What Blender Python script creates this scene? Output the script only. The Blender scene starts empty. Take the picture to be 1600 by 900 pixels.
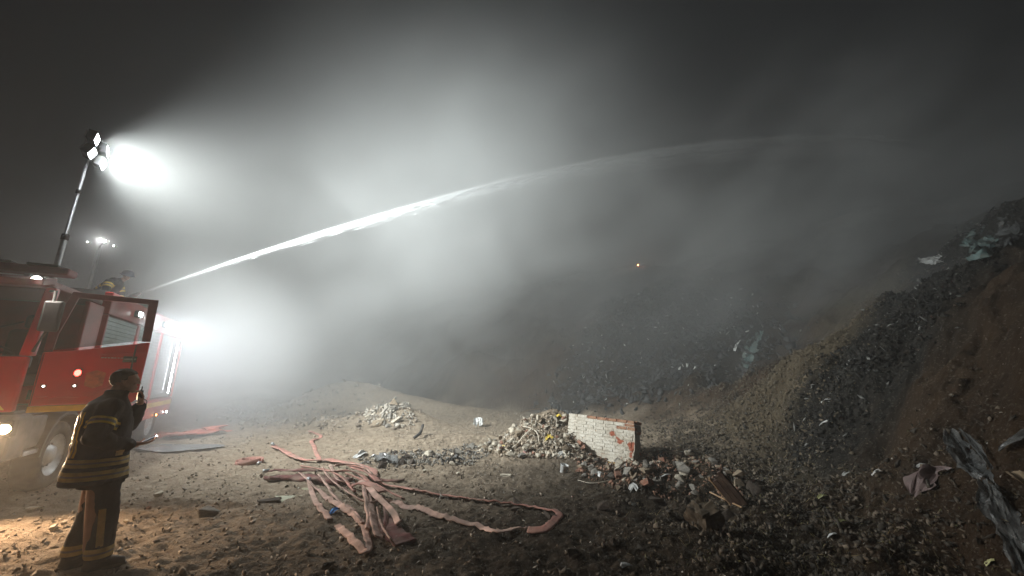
import bpy, bmesh, math, random
import numpy as np
from mathutils import Vector, Matrix, Euler
from mathutils.bvhtree import BVHTree

R = math.radians
random.seed(7)
rng = np.random.default_rng(7)
sc = bpy.context.scene
COL = sc.collection

# ------------------------------------------------------------------ camera, world, exposure
PITCH = R(13.3)
CAM_H = 1.70
FPX = 580.0                       # focal length in pixels of the 1600 px wide photograph
cam_d = bpy.data.cameras.new('camera')
cam_d.sensor_width = 36.0
cam_d.lens = 36.0 * FPX / 1600.0
cam_d.clip_start = 0.05
cam_d.clip_end = 500
cam = bpy.data.objects.new('camera', cam_d)
COL.objects.link(cam)
cam.location = (0, 0, CAM_H)
cam.rotation_euler = (R(90) + PITCH, 0, 0)
sc.camera = cam

w = bpy.data.worlds.new('World'); sc.world = w; w.use_nodes = True
wn = w.node_tree.nodes; wl = w.node_tree.links
bg = wn['Background']
sky = wn.new('ShaderNodeTexSky'); sky.sky_type = 'NISHITA'; sky.sun_disc = False
sky.sun_elevation = R(-4); sky.sun_rotation = R(200); sky.air_density = 1.0; sky.dust_density = 2.0
wl.new(sky.outputs[0], bg.inputs['Color'])
bg.inputs['Strength'].default_value = 0.15

sc.view_settings.view_transform = 'Standard'
sc.view_settings.look = 'None'
sc.view_settings.exposure = 0.5
sc.view_settings.gamma = 1.0
sc.view_settings.use_curve_mapping = False
cy = sc.cycles
cy.use_denoising = True
try:
    cy.denoiser = 'OPENIMAGEDENOISE'; cy.denoising_input_passes = 'RGB_ALBEDO_NORMAL'
except Exception:
    pass
cy.max_bounces = 6; cy.diffuse_bounces = 2; cy.glossy_bounces = 2; cy.transmission_bounces = 4
cy.transparent_max_bounces = 12; cy.volume_bounces = 3
cy.sample_clamp_indirect = 4.0; cy.sample_clamp_direct = 0.0
cy.volume_step_rate = 3.0; cy.volume_max_steps = 128
cy.use_adaptive_sampling = True; cy.adaptive_threshold = 0.015

KEY = 1.0                          # common factor of every lamp

# ------------------------------------------------------------------ small helpers
def tag(o, label=None, cat=None, group=None, kind=None):
    if label: o['label'] = label
    if cat: o['category'] = cat
    if group: o['group'] = group
    if kind: o['kind'] = kind
    return o

def link(name, me, parent=None, mat=None, loc=None, rot=None):
    o = bpy.data.objects.new(name, me); COL.objects.link(o)
    if parent is not None: o.parent = parent
    if mat is not None and me is not None and len(me.materials) == 0: me.materials.append(mat)
    if loc is not None: o.location = loc
    if rot is not None: o.rotation_euler = rot
    return o

def empty(name, loc=(0, 0, 0), rz=0.0):
    o = bpy.data.objects.new(name, None); COL.objects.link(o)
    o.empty_display_size = .2
    o.location = loc; o.rotation_euler = (0, 0, rz); return o

def np_mesh(name, V, F, smooth=False, mat=None):
    """mesh from an (n,3) array and an (m,3) or (m,4) array"""
    V = np.asarray(V, dtype=np.float32); F = np.asarray(F, dtype=np.int32)
    me = bpy.data.meshes.new(name)
    k = F.shape[1]
    me.vertices.add(len(V)); me.vertices.foreach_set('co', V.ravel())
    me.loops.add(F.size); me.loops.foreach_set('vertex_index', F.ravel())
    me.polygons.add(len(F))
    me.polygons.foreach_set('loop_start', np.arange(0, F.size, k, dtype=np.int32))
    me.polygons.foreach_set('loop_total', np.full(len(F), k, dtype=np.int32))
    if smooth: me.polygons.foreach_set('use_smooth', np.ones(len(F), dtype=bool))
    me.update(calc_edges=True); me.validate()
    if mat: me.materials.append(mat)
    return me

def bm_mesh(bm, name, smooth=False, mat=None):
    bmesh.ops.recalc_face_normals(bm, faces=bm.faces)
    me = bpy.data.meshes.new(name); bm.to_mesh(me); bm.free()
    if smooth: me.polygons.foreach_set('use_smooth', [True] * len(me.polygons))
    if mat: me.materials.append(mat)
    return me

def hash2(ix, iy, seed):
    h = (ix * 374761393 + iy * 668265263 + seed * 974711) & 0xFFFFFFFF
    h = ((h ^ (h >> 13)) * 1274126177) & 0xFFFFFFFF
    return ((h ^ (h >> 16)) & 0xFFFF) / 65535.0

def vnoise(x, y, seed=0):
    x = np.asarray(x, dtype=np.float64); y = np.asarray(y, dtype=np.float64)
    ix = np.floor(x).astype(np.int64); iy = np.floor(y).astype(np.int64)
    fx = x - ix; fy = y - iy
    fx = fx * fx * fx * (fx * (fx * 6 - 15) + 10); fy = fy * fy * fy * (fy * (fy * 6 - 15) + 10)
    a = hash2(ix, iy, seed); b = hash2(ix + 1, iy, seed); c = hash2(ix, iy + 1, seed); d = hash2(ix + 1, iy + 1, seed)
    return (a * (1 - fx) + b * fx) * (1 - fy) + (c * (1 - fx) + d * fx) * fy - .5

def fbm(x, y, seed=0, octv=4, gain=.5, lac=2.03):
    s = 0.0; a = 1.0; x = np.asarray(x, dtype=np.float64); y = np.asarray(y, dtype=np.float64)
    for i in range(octv):
        s = s + a * vnoise(x, y, seed + i * 17)
        x = (x * .8 - y * .6) * lac; y = (x / lac * .6 + y * .8) * lac if False else y * lac + 3.1
        a *= gain
    return s

def sstep(a, b, x):
    t = np.clip((x - a) / (b - a), 0, 1); return t * t * (3 - 2 * t)

# ------------------------------------------------------------------ materials
def mat_new(name):
    m = bpy.data.materials.new(name); m.use_nodes = True
    return m, m.node_tree.nodes, m.node_tree.links, m.node_tree.nodes['Principled BSDF']

def mat(name, col, rough=.7, metal=0.0, var=.25, scale=8.0, bump=.0, bscale=40.0, spec=.5, dust=0.0, dustcol=(.30, .26, .21), coat=0.0):
    """base colour with noise mottling, dust patches and optional bump"""
    m, n, l, p = mat_new(name)
    tc = n.new('ShaderNodeTexCoord')
    no = n.new('ShaderNodeTexNoise'); no.inputs['Scale'].default_value = scale; no.inputs['Detail'].default_value = 6
    l.new(tc.outputs['Object'], no.inputs['Vector'])
    rp = n.new('ShaderNodeValToRGB'); l.new(no.outputs['Fac'], rp.inputs['Fac'])
    c0 = [max(0, c * (1 - var)) for c in col]; c1 = [min(1, c * (1 + var)) for c in col]
    rp.color_ramp.elements[0].color = (*c0, 1); rp.color_ramp.elements[0].position = .32
    rp.color_ramp.elements[1].color = (*c1, 1); rp.color_ramp.elements[1].position = .68
    out = rp.outputs['Color']
    if dust > 0:
        n2 = n.new('ShaderNodeTexNoise'); n2.inputs['Scale'].default_value = scale * .6; n2.inputs['Detail'].default_value = 8
        l.new(tc.outputs['Object'], n2.inputs['Vector'])
        mr = n.new('ShaderNodeMapRange'); mr.inputs['From Min'].default_value = .45; mr.inputs['From Max'].default_value = .7
        mr.inputs['To Max'].default_value = dust; l.new(n2.outputs['Fac'], mr.inputs['Value'])
        mx = n.new('ShaderNodeMix'); mx.data_type = 'RGBA'; l.new(mr.outputs[0], mx.inputs['Factor'])
        l.new(out, mx.inputs['A']); mx.inputs['B'].default_value = (*dustcol, 1); out = mx.outputs['Result']
    l.new(out, p.inputs['Base Color'])
    p.inputs['Roughness'].default_value = rough; p.inputs['Metallic'].default_value = metal
    p.inputs['Specular IOR Level'].default_value = spec
    if coat: p.inputs['Coat Weight'].default_value = coat; p.inputs['Coat Roughness'].default_value = .12
    if bump > 0:
        nb = n.new('ShaderNodeTexNoise'); nb.inputs['Scale'].default_value = bscale; nb.inputs['Detail'].default_value = 5
        l.new(tc.outputs['Object'], nb.inputs['Vector'])
        bp = n.new('ShaderNodeBump'); bp.inputs['Strength'].default_value = bump; bp.inputs['Distance'].default_value = .02
        l.new(nb.outputs['Fac'], bp.inputs['Height']); l.new(bp.outputs[0], p.inputs['Normal'])
    return m

def emis(name, col, strength):
    m, n, l, p = mat_new(name)
    p.inputs['Base Color'].default_value = (*[min(1, c) for c in col], 1)
    p.inputs['Emission Color'].default_value = (*col, 1); p.inputs['Emission Strength'].default_value = strength
    return m

# ------------------------------------------------------------------ terrain
FOOT = np.array([(1.2, -12), (1.7, -3), (2.2, 0), (3.0, 3.7), (4.25, 6.6), (5.0, 9), (5.0, 12), (3.4, 15.5), (.8, 18), (-4, 20), (-9, 24), (-18, 33), (-40, 55)], dtype=float)

def foot_dist(x, y):
    """signed distance to the foot of the embankment, positive into the slope"""
    best = np.full(np.shape(x), 1e9); sign = np.ones(np.shape(x))
    for (ax, ay), (bx, by) in zip(FOOT[:-1], FOOT[1:]):
        dx, dy = bx - ax, by - ay
        t = np.clip(((x - ax) * dx + (y - ay) * dy) / (dx * dx + dy * dy), 0, 1)
        px, py = ax + t * dx, ay + t * dy
        d = np.hypot(x - px, y - py); cr = dx * (y - ay) - dy * (x - ax)
        m = d < best
        best = np.where(m, d, best); sign = np.where(m, np.where(cr < 0, 1.0, -1.0), sign)
    return best * sign

def bumpf(x, y, cx, cy, rx, ry, rot=0.0):
    c, s = math.cos(rot), math.sin(rot)
    u = ((x - cx) * c + (y - cy) * s) / rx; v = (-(x - cx) * s + (y - cy) * c) / ry
    return np.exp(-(u * u + v * v))

def hfun(x, y, fine=True):
    x = np.asarray(x, dtype=float); y = np.asarray(y, dtype=float)
    D = foot_dist(x, y) + fbm(x * .35, y * .35, 5, 3) * 1.3
    Dp = np.maximum(D, 0)
    prof = .70 * (Dp - 1.2 * (1 - np.exp(-Dp / 1.2)))
    top = 15.0 + fbm(x * .12, y * .12, 9, 3) * 2.5
    far = sstep(14, 26, y)
    slope = prof * (1 + .30 * far)
    h = top * (1 - np.exp(-slope / top * 1.25))
    on = sstep(.4, 3.0, D)
    # gullies and benches in the tipped waste
    h = h + on * (fbm(x * .5, y * .5, 21, 4) * .75 + fbm(x * 1.7, y * 1.7, 33, 3) * .22)
    # a bench of tipped soil low on the right
    h = h + .55 * bumpf(x, y, 5.9, 4.6, 1.7, 1.2, .5) + .5 * bumpf(x, y, 7.6, 9.0, 1.9, 1.6)
    # soil spill fans
    h = h + .5 * bumpf(x, y, 6.4, 11.0, 1.3, 2.6, -.9)
    # open yard, slightly rolling
    flat = 1 - sstep(-.5, 1.5, D)
    h = h + flat * (fbm(x * .25, y * .25, 41, 3) * .10 - .0)
    # berm behind the yard, left centre
    h = h + flat * (1.25 * bumpf(x, y, -8.2, 18.6, 2.6, 1.6, .1) + .6 * bumpf(x, y, -4.8, 18.2, 3.2, 1.0, -.1))
    h = h + flat * (.12 * bumpf(x, y, -.6, 11.0, 2.6, .5, .0))
    # the debris mound behind and left of the painted block, and the rock heap in front of it
    h = h + flat * (.90 * bumpf(x, y, 1.18, 9.2, .85, .60, -.35) + .42 * bumpf(x, y, .35, 9.5, .60, .5, 0) + .22 * bumpf(x, y, 2.7, 6.7, 1.0, .45, -.3) + .62 * bumpf(x, y, -3.9, 13.4, 1.3, .7) + .25 * bumpf(x, y, -5.6, 13.9, 1.6, .6))
    # near zone lumps on the right of the camera
    rr = sstep(.3, 2.2, x) * (1 - sstep(6.3, 8.0, y))
    h = h + rr * (fbm(x * 1.6, y * 1.6, 51, 4) * .20)
    if fine:
        rough = .045 + .05 * on + .03 * sstep(0.5, 2.5, x)
        h = h + fbm(x * 3.1, y * 3.1, 61, 4, .55) * rough + np.abs(fbm(x * 5.1 + .4 * fbm(x * 9, y * 9, 12, 2), y * 5.1, 71, 4, .62)) * .05 - .01
        h = h + fbm(x * 17, y * 17, 81, 3, .7) * .028
    return h

def h1(x, y): return float(hfun(np.array([x]), np.array([y]))[0])

def ray(px, py):
    """direction of the line of sight through a photo pixel"""
    u = (px - 800) / FPX; v = (450 - py) / FPX
    return Vector((u, math.cos(PITCH) - v * math.sin(PITCH), math.sin(PITCH) + v * math.cos(PITCH)))

def on_ground(px, py):
    """the point of the terrain seen at a photo pixel: used to survey the place"""
    d = ray(px, py)
    ts = np.concatenate([np.arange(1.5, 12, .04), np.arange(12, 60, .15)])
    z = hfun(d.x * ts, d.y * ts) - (CAM_H + d.z * ts)
    k = np.argmax(z > 0)
    if z[k] <= 0:                    # the line of sight clears the crest: take the nearest ground below it
        k = int(np.argmax(z)); t = ts[k]
        return Vector((d.x * t, d.y * t, float(hfun(np.array([d.x * t]), np.array([d.y * t]))[0])))
    if k > 0:
        t0, t1 = ts[k - 1], ts[k]; z0, z1 = z[k - 1], z[k]
        t = t0 + (t1 - t0) * (-z0) / max(1e-9, z1 - z0)
    else: t = ts[0]
    return Vector((d.x * t, d.y * t, CAM_H + d.z * t))

def in_poly(x, y, P):
    ins = np.zeros(np.shape(x), dtype=bool); n = len(P)
    for i in range(n):
        x0, y0 = P[i]; x1, y1 = P[(i + 1) % n]
        c = ((y0 > y) != (y1 > y)) & (x < (x1 - x0) * (y - y0) / ((y1 - y0) if abs(y1 - y0) > 1e-9 else 1e-9) + x0)
        ins ^= c
    return ins

def edge_soft(x, y, P, s):
    """1 inside, falling to 0 over s metres outside"""
    d = np.full(np.shape(x), 1e9); n = len(P)
    for i in range(n):
        ax, ay = P[i]; bx, by = P[(i + 1) % n]
        dx, dy = bx - ax, by - ay
        t = np.clip(((x - ax) * dx + (y - ay) * dy) / (dx * dx + dy * dy + 1e-9), 0, 1)
        d = np.minimum(d, np.hypot(x - ax - t * dx, y - ay - t * dy))
    return np.where(in_poly(x, y, P), 1.0, np.clip(1 - d / s, 0, 1))

# surveyed outlines of the waste bands on the slope (world x, y)
def survey(pts): 
    return [tuple(on_ground(*p)[:2]) for p in pts]
BAND_A = survey([(1245, 720), (1250, 640), (1300, 570), (1370, 500), (1440, 420), (1520, 345), (1580, 330), (1580, 380), (1500, 440), (1450, 520), (1400, 590), (1340, 650), (1300, 700)])
BAND_B = survey([(880, 630), (900, 560), (960, 480), (1060, 440), (1180, 470), (1190, 550), (1120, 600), (1060, 585), (1000, 610)])
SPILL = survey([(1205, 735), (1200, 660), (1150, 640), (1230, 560), (1320, 480), (1400, 430), (1420, 440), (1350, 510), (1280, 590), (1245, 650), (1255, 735)])

NX, NY = 760, 640
uu = np.linspace(-1, 1, NX); xs = 2.7 * np.sinh(3.45 * uu)
vv = np.linspace(-.42, 1, NY); ys = 3.0 * np.sinh(3.75 * vv)
# centre the fine zone on the open yard
xs = xs + .8
ys = ys + 4.0
GX, GY = np.meshgrid(xs, ys)
GZ = hfun(GX, GY)
idx = np.arange(NX * NY).reshape(NY, NX)
Fq = np.stack([idx[:-1, :-1], idx[:-1, 1:], idx[1:, 1:], idx[1:, :-1]], -1).reshape(-1, 4)
from bisect import bisect_right
xl, yl, zl = xs.tolist(), ys.tolist(), GZ.tolist()
def h1(x, y):
    """ground height read back from the finished mesh"""
    i = min(max(bisect_right(xl, x) - 1, 0), NX - 2); j = min(max(bisect_right(yl, y) - 1, 0), NY - 2)
    u = (x - xl[i]) / (xl[i + 1] - xl[i]); v = (y - yl[j]) / (yl[j + 1] - yl[j])
    return (zl[j][i] * (1 - u) + zl[j][i + 1] * u) * (1 - v) + (zl[j + 1][i] * (1 - u) + zl[j + 1][i + 1] * u) * v
gme = np_mesh('ground', np.stack([GX, GY, GZ], -1).reshape(-1, 3), Fq, smooth=True)
jit = fbm(GX * .9, GY * .9, 91, 4) * 1.2
mA = edge_soft(GX + jit * .9 + fbm(GX * 4, GY * 4, 7, 3) * .3, GY + jit * .9, BAND_A, .7)
mB = edge_soft(GX + jit, GY + jit, BAND_B, 1.2)
garb = np.maximum(mA, mB * .85)
spill = edge_soft(GX + jit * 1.0, GY + jit * .9, SPILL, .9)
dn = fbm(GX * .8, GY * .8, 15, 4) * 2.0
damp = np.clip(sstep(-3.4, .9, GX - .25 * GY + dn) * (1 - sstep(8.0, 10.5, GY + dn)) + .55 * (1 - sstep(4.4, 7.0, GY + dn)) * sstep(-4.5, -1.5, GX), 0, 1)  # near right ground darkened in colour, standing in for light falloff
for nm, arr in (('waste', garb), ('spill', spill), ('damp', damp), ('slope', sstep(-.3, 1.6, foot_dist(GX, GY) + fbm(GX, GY, 3, 3)))):
    a = gme.attributes.new(nm, 'FLOAT', 'POINT'); a.data.foreach_set('value', arr.astype(np.float32).ravel())

def ground_material():
    m, n, l, p = mat_new('dirt_ground')
    tc = n.new('ShaderNodeTexCoord')
    def noise(s, d=6, r=.55):
        t = n.new('ShaderNodeTexNoise'); t.inputs['Scale'].default_value = s; t.inputs['Detail'].default_value = d
        t.inputs['Roughness'].default_value = r; l.new(tc.outputs['Object'], t.inputs['Vector']); return t.outputs['Fac']
    def ramp(f, stops):
        r = n.new('ShaderNodeValToRGB'); l.new(f, r.inputs['Fac']); e = r.color_ramp.elements
        e[0].position, e[0].color = stops[0][0], (*stops[0][1], 1); e[1].position, e[1].color = stops[-1][0], (*stops[-1][1], 1)
        for ps, c in stops[1:-1]:
            q = e.new(ps); q.color = (*c, 1)
        return r.outputs['Color']
    def mix(f, a, b):
        x = n.new('ShaderNodeMix'); x.data_type = 'RGBA'
        if isinstance(f, float): x.inputs['Factor'].default_value = f
        else: l.new(f, x.inputs['Factor'])
        for s, v in (('A', a), ('B', b)):
            if isinstance(v, tuple): x.inputs[s].default_value = (*v, 1)
            else: l.new(v, x.inputs[s])
        return x.outputs['Result']
    def attr(nm):
        a = n.new('ShaderNodeAttribute'); a.attribute_name = nm; return a.outputs['Fac']
    def mul(a, b):
        q = n.new('ShaderNodeMath'); q.operation = 'MULTIPLY'; l.new(a, q.inputs[0])
        if isinstance(b, float): q.inputs[1].default_value = b
        else: l.new(b, q.inputs[1])
        return q.outputs[0]
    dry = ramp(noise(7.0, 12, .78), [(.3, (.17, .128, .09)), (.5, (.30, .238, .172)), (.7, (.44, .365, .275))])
    dimc = ramp(noise(8.0, 12, .78), [(.3, (.022, .016, .010)), (.55, (.048, .034, .021)), (.75, (.10, .073, .046))])  # ground colour with the dim foreground light painted in
    soil = ramp(noise(1.1, 8, .6), [(.3, (.032, .018, .009)), (.6, (.064, .037, .018)), (.75, (.10, .060, .032))])
    wst = ramp(noise(9, 9, .75), [(.35, (.009, .008, .006)), (.55, (.022, .019, .015)), (.68, (.05, .044, .034)), (.76, (.16, .15, .13))])
    spl = ramp(noise(2.4, 7, .6), [(.3, (.075, .055, .032)), (.7, (.135, .105, .065))])
    c = mix(attr('damp'), dry, dimc)
    c = mix(attr('slope'), c, soil)
    c = mix(attr('spill'), c, spl)
    c = mix(attr('waste'), c, wst)
    # fine pale grit
    g = n.new('ShaderNodeTexVoronoi'); g.inputs['Scale'].default_value = 42; l.new(tc.outputs['Object'], g.inputs['Vector'])
    gr = ramp(g.outputs['Color'], [(.0, (0, 0, 0)), (.78, (0, 0, 0)), (.86, (.4, .4, .4))])
    c = mix(mul(gr, noise(1.3, 3)), c, (.36, .33, .28))
    l.new(c, p.inputs['Base Color'])
    p.inputs['Roughness'].default_value = .93; p.inputs['Specular IOR Level'].default_value = .25
    b1 = n.new('ShaderNodeBump'); b1.inputs['Strength'].default_value = .9; b1.inputs['Distance'].default_value = .07
    l.new(noise(14, 12, .8), b1.inputs['Height'])
    b2 = n.new('ShaderNodeBump'); b2.inputs['Strength'].default_value = .6; b2.inputs['Distance'].default_value = .012
    l.new(g.outputs['Distance'], b2.inputs['Height']); l.new(b1.outputs[0], b2.inputs['Normal'])
    l.new(b2.outputs[0], p.inputs['Normal'])
    return m
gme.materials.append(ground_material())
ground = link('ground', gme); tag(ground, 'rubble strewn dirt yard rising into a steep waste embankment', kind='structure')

# ------------------------------------------------------------------ fire truck frame of reference
TR = Vector((-6.45, 5.06, 0)); TANG = math.atan2(-.866, .5)
def tw(x, y, z=0.0):
    """truck coordinates (x forward, y to its left side, z up) to world"""
    c, s = math.cos(TANG), math.sin(TANG)
    return Vector((TR.x + c * x - s * y, TR.y + s * x + c * y, z))

# ------------------------------------------------------------------ fire truck
M_RED = mat('truck_red_paint', (.62, .016, .018), .28, var=.12, scale=3, dust=.30, dustcol=(.30, .08, .06), coat=.5, bump=.02, bscale=3)
M_REDDK = mat('truck_dark_red_trim', (.16, .02, .02), .45, var=.2, dust=.3, dustcol=(.15, .10, .08))
M_YEL = mat('reflective_yellow_film', (.80, .48, .03), .4, var=.15, scale=6, dust=.3, dustcol=(.3, .2, .1))
M_BLK = mat('black_rubber', (.02, .02, .02), .8, var=.3, dust=.55, dustcol=(.16, .13, .10), bump=.15)
M_TRIM = mat('dark_plastic_trim', (.03, .03, .032), .55, var=.3, dust=.4, dustcol=(.12, .10, .09))
M_ALU = mat('brushed_aluminium', (.50, .51, .52), .38, metal=.8, var=.12, scale=12, dust=.3, dustcol=(.25, .22, .19))
M_WHITE = mat('white_enamel', (.6, .6, .58), .4, var=.1, dust=.3)
M_GREYP = mat('grey_chassis_paint', (.10, .10, .105), .6, var=.25, dust=.5, dustcol=(.18, .15, .12), bump=.05)
M_SEAT = mat('dark_seat_cloth', (.035, .03, .03), .95, var=.2, bump=.1)
def glass_mat():
    m, n, l, p = mat_new('smoky_window_glass')
    n.remove(p); o = n['Material Output']
    g = n.new('ShaderNodeBsdfGlossy'); g.inputs['Roughness'].default_value = .06
    t = n.new('ShaderNodeBsdfTransparent'); t.inputs['Color'].default_value = (.62, .66, .64, 1)
    d = n.new('ShaderNodeBsdfDiffuse'); d.inputs['Color'].default_value = (.25, .23, .2, 1)
    no = n.new('ShaderNodeTexNoise'); no.inputs['Scale'].default_value = 4; no.inputs['Detail'].default_value = 7
    tc = n.new('ShaderNodeTexCoord'); l.new(tc.outputs['Object'], no.inputs['Vector'])
    mr = n.new('ShaderNodeMapRange'); mr.inputs['From Min'].default_value = .45; mr.inputs['From Max'].default_value = .75; mr.inputs['To Max'].default_value = .22
    l.new(no.outputs['Fac'], mr.inputs['Value'])
    m1 = n.new('ShaderNodeMixShader'); l.new(mr.outputs[0], m1.inputs[0]); l.new(t.outputs[0], m1.inputs[1]); l.new(d.outputs[0], m1.inputs[2])
    f = n.new('ShaderNodeFresnel'); f.inputs['IOR'].default_value = 1.5
    m2 = n.new('ShaderNodeMixShader'); l.new(f.outputs[0], m2.inputs[0]); l.new(m1.outputs[0], m2.inputs[1]); l.new(g.outputs[0], m2.inputs[2])
    l.new(m2.outputs[0], o.inputs['Surface']); return m
M_GLASS = glass_mat()

def box_bm(bm, x0, x1, y0, y1, z0, z1, M=None):
    r = bmesh.ops.create_cube(bm, size=1.0)['verts']
    for v in r:
        v.co = Vector((x0 if v.co.x < 0 else x1, y0 if v.co.y < 0 else y1, z0 if v.co.z < 0 else z1))
        if M is not None: v.co = M @ v.co
    return r

def box(name, x0, x1, y0, y1, z0, z1, m, parent=None, bev=.012, M=None):
    bm = bmesh.new(); box_bm(bm, x0, x1, y0, y1, z0, z1, M)
    if bev > 0: bmesh.ops.bevel(bm, geom=bm.edges[:], offset=bev, segments=2, affect='EDGES', profile=.5)
    return link(name, bm_mesh(bm, name, mat=m), parent)

def prism(name, pts, w0, w1, axis, m, parent=None, bev=.01):
    """extrude a 2D outline between w0 and w1 along an axis ('x','y','z')"""
    bm = bmesh.new()
    def P(a, b, w): return {'x': (w, a, b), 'y': (a, w, b), 'z': (a, b, w)}[axis]
    A = [bm.verts.new(P(a, b, w0)) for a, b in pts]; B = [bm.verts.new(P(a, b, w1)) for a, b in pts]
    bm.faces.new(A); bm.faces.new(B[::-1]); n = len(pts)
    for i in range(n): bm.faces.new([A[i], B[i], B[(i + 1) % n], A[(i + 1) % n]])
    bmesh.ops.recalc_face_normals(bm, faces=bm.faces)
    if bev > 0: bmesh.ops.bevel(bm, geom=bm.edges[:], offset=bev, segments=2, affect='EDGES', profile=.5)
    return link(name, bm_mesh(bm, name, mat=m), parent)

def tube_bm(bm, pts, r, seg=10, cap=True):
    """round tube through points; r a number or a list"""
    pts = [Vector(p) for p in pts]; rings = []
    for i, p in enumerate(pts):
        a = pts[max(0, i - 1)]; b = pts[min(len(pts) - 1, i + 1)]
        d = (b - a).normalized(); up = Vector((0, 0, 1)) if abs(d.z) < .9 else Vector((1, 0, 0))
        u = d.cross(up).normalized(); v = d.cross(u).normalized(); rr = r[i] if isinstance(r, (list, tuple)) else r
        rings.append([bm.verts.new(p + (u * math.cos(k * 2 * math.pi / seg) + v * math.sin(k * 2 * math.pi / seg)) * rr) for k in range(seg)])
    for A, B in zip(rings[:-1], rings[1:]):
        for k in range(seg): bm.faces.new([A[k], A[(k + 1) % seg], B[(k + 1) % seg], B[k]])
    if cap: bm.faces.new(rings[0][::-1]); bm.faces.new(rings[-1])

def tube(name, pts, r, m, parent=None, seg=10):
    bm = bmesh.new(); tube_bm(bm, pts, r, seg); return link(name, bm_mesh(bm, name, smooth=True, mat=m), parent)

def spot(name, parent, loc, direction, power, size, blend, col=(1, 1, 1), rad=.1):
    d = bpy.data.lights.new(name, 'SPOT'); d.energy = power * KEY; d.spot_size = R(size); d.spot_blend = blend; d.color = col; d.shadow_soft_size = rad
    o = bpy.data.objects.new(name, d); COL.objects.link(o); o.parent = parent; o.location = loc
    o.rotation_euler = Vector(direction).to_track_quat('-Z', 'Y').to_euler(); return o

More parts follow.
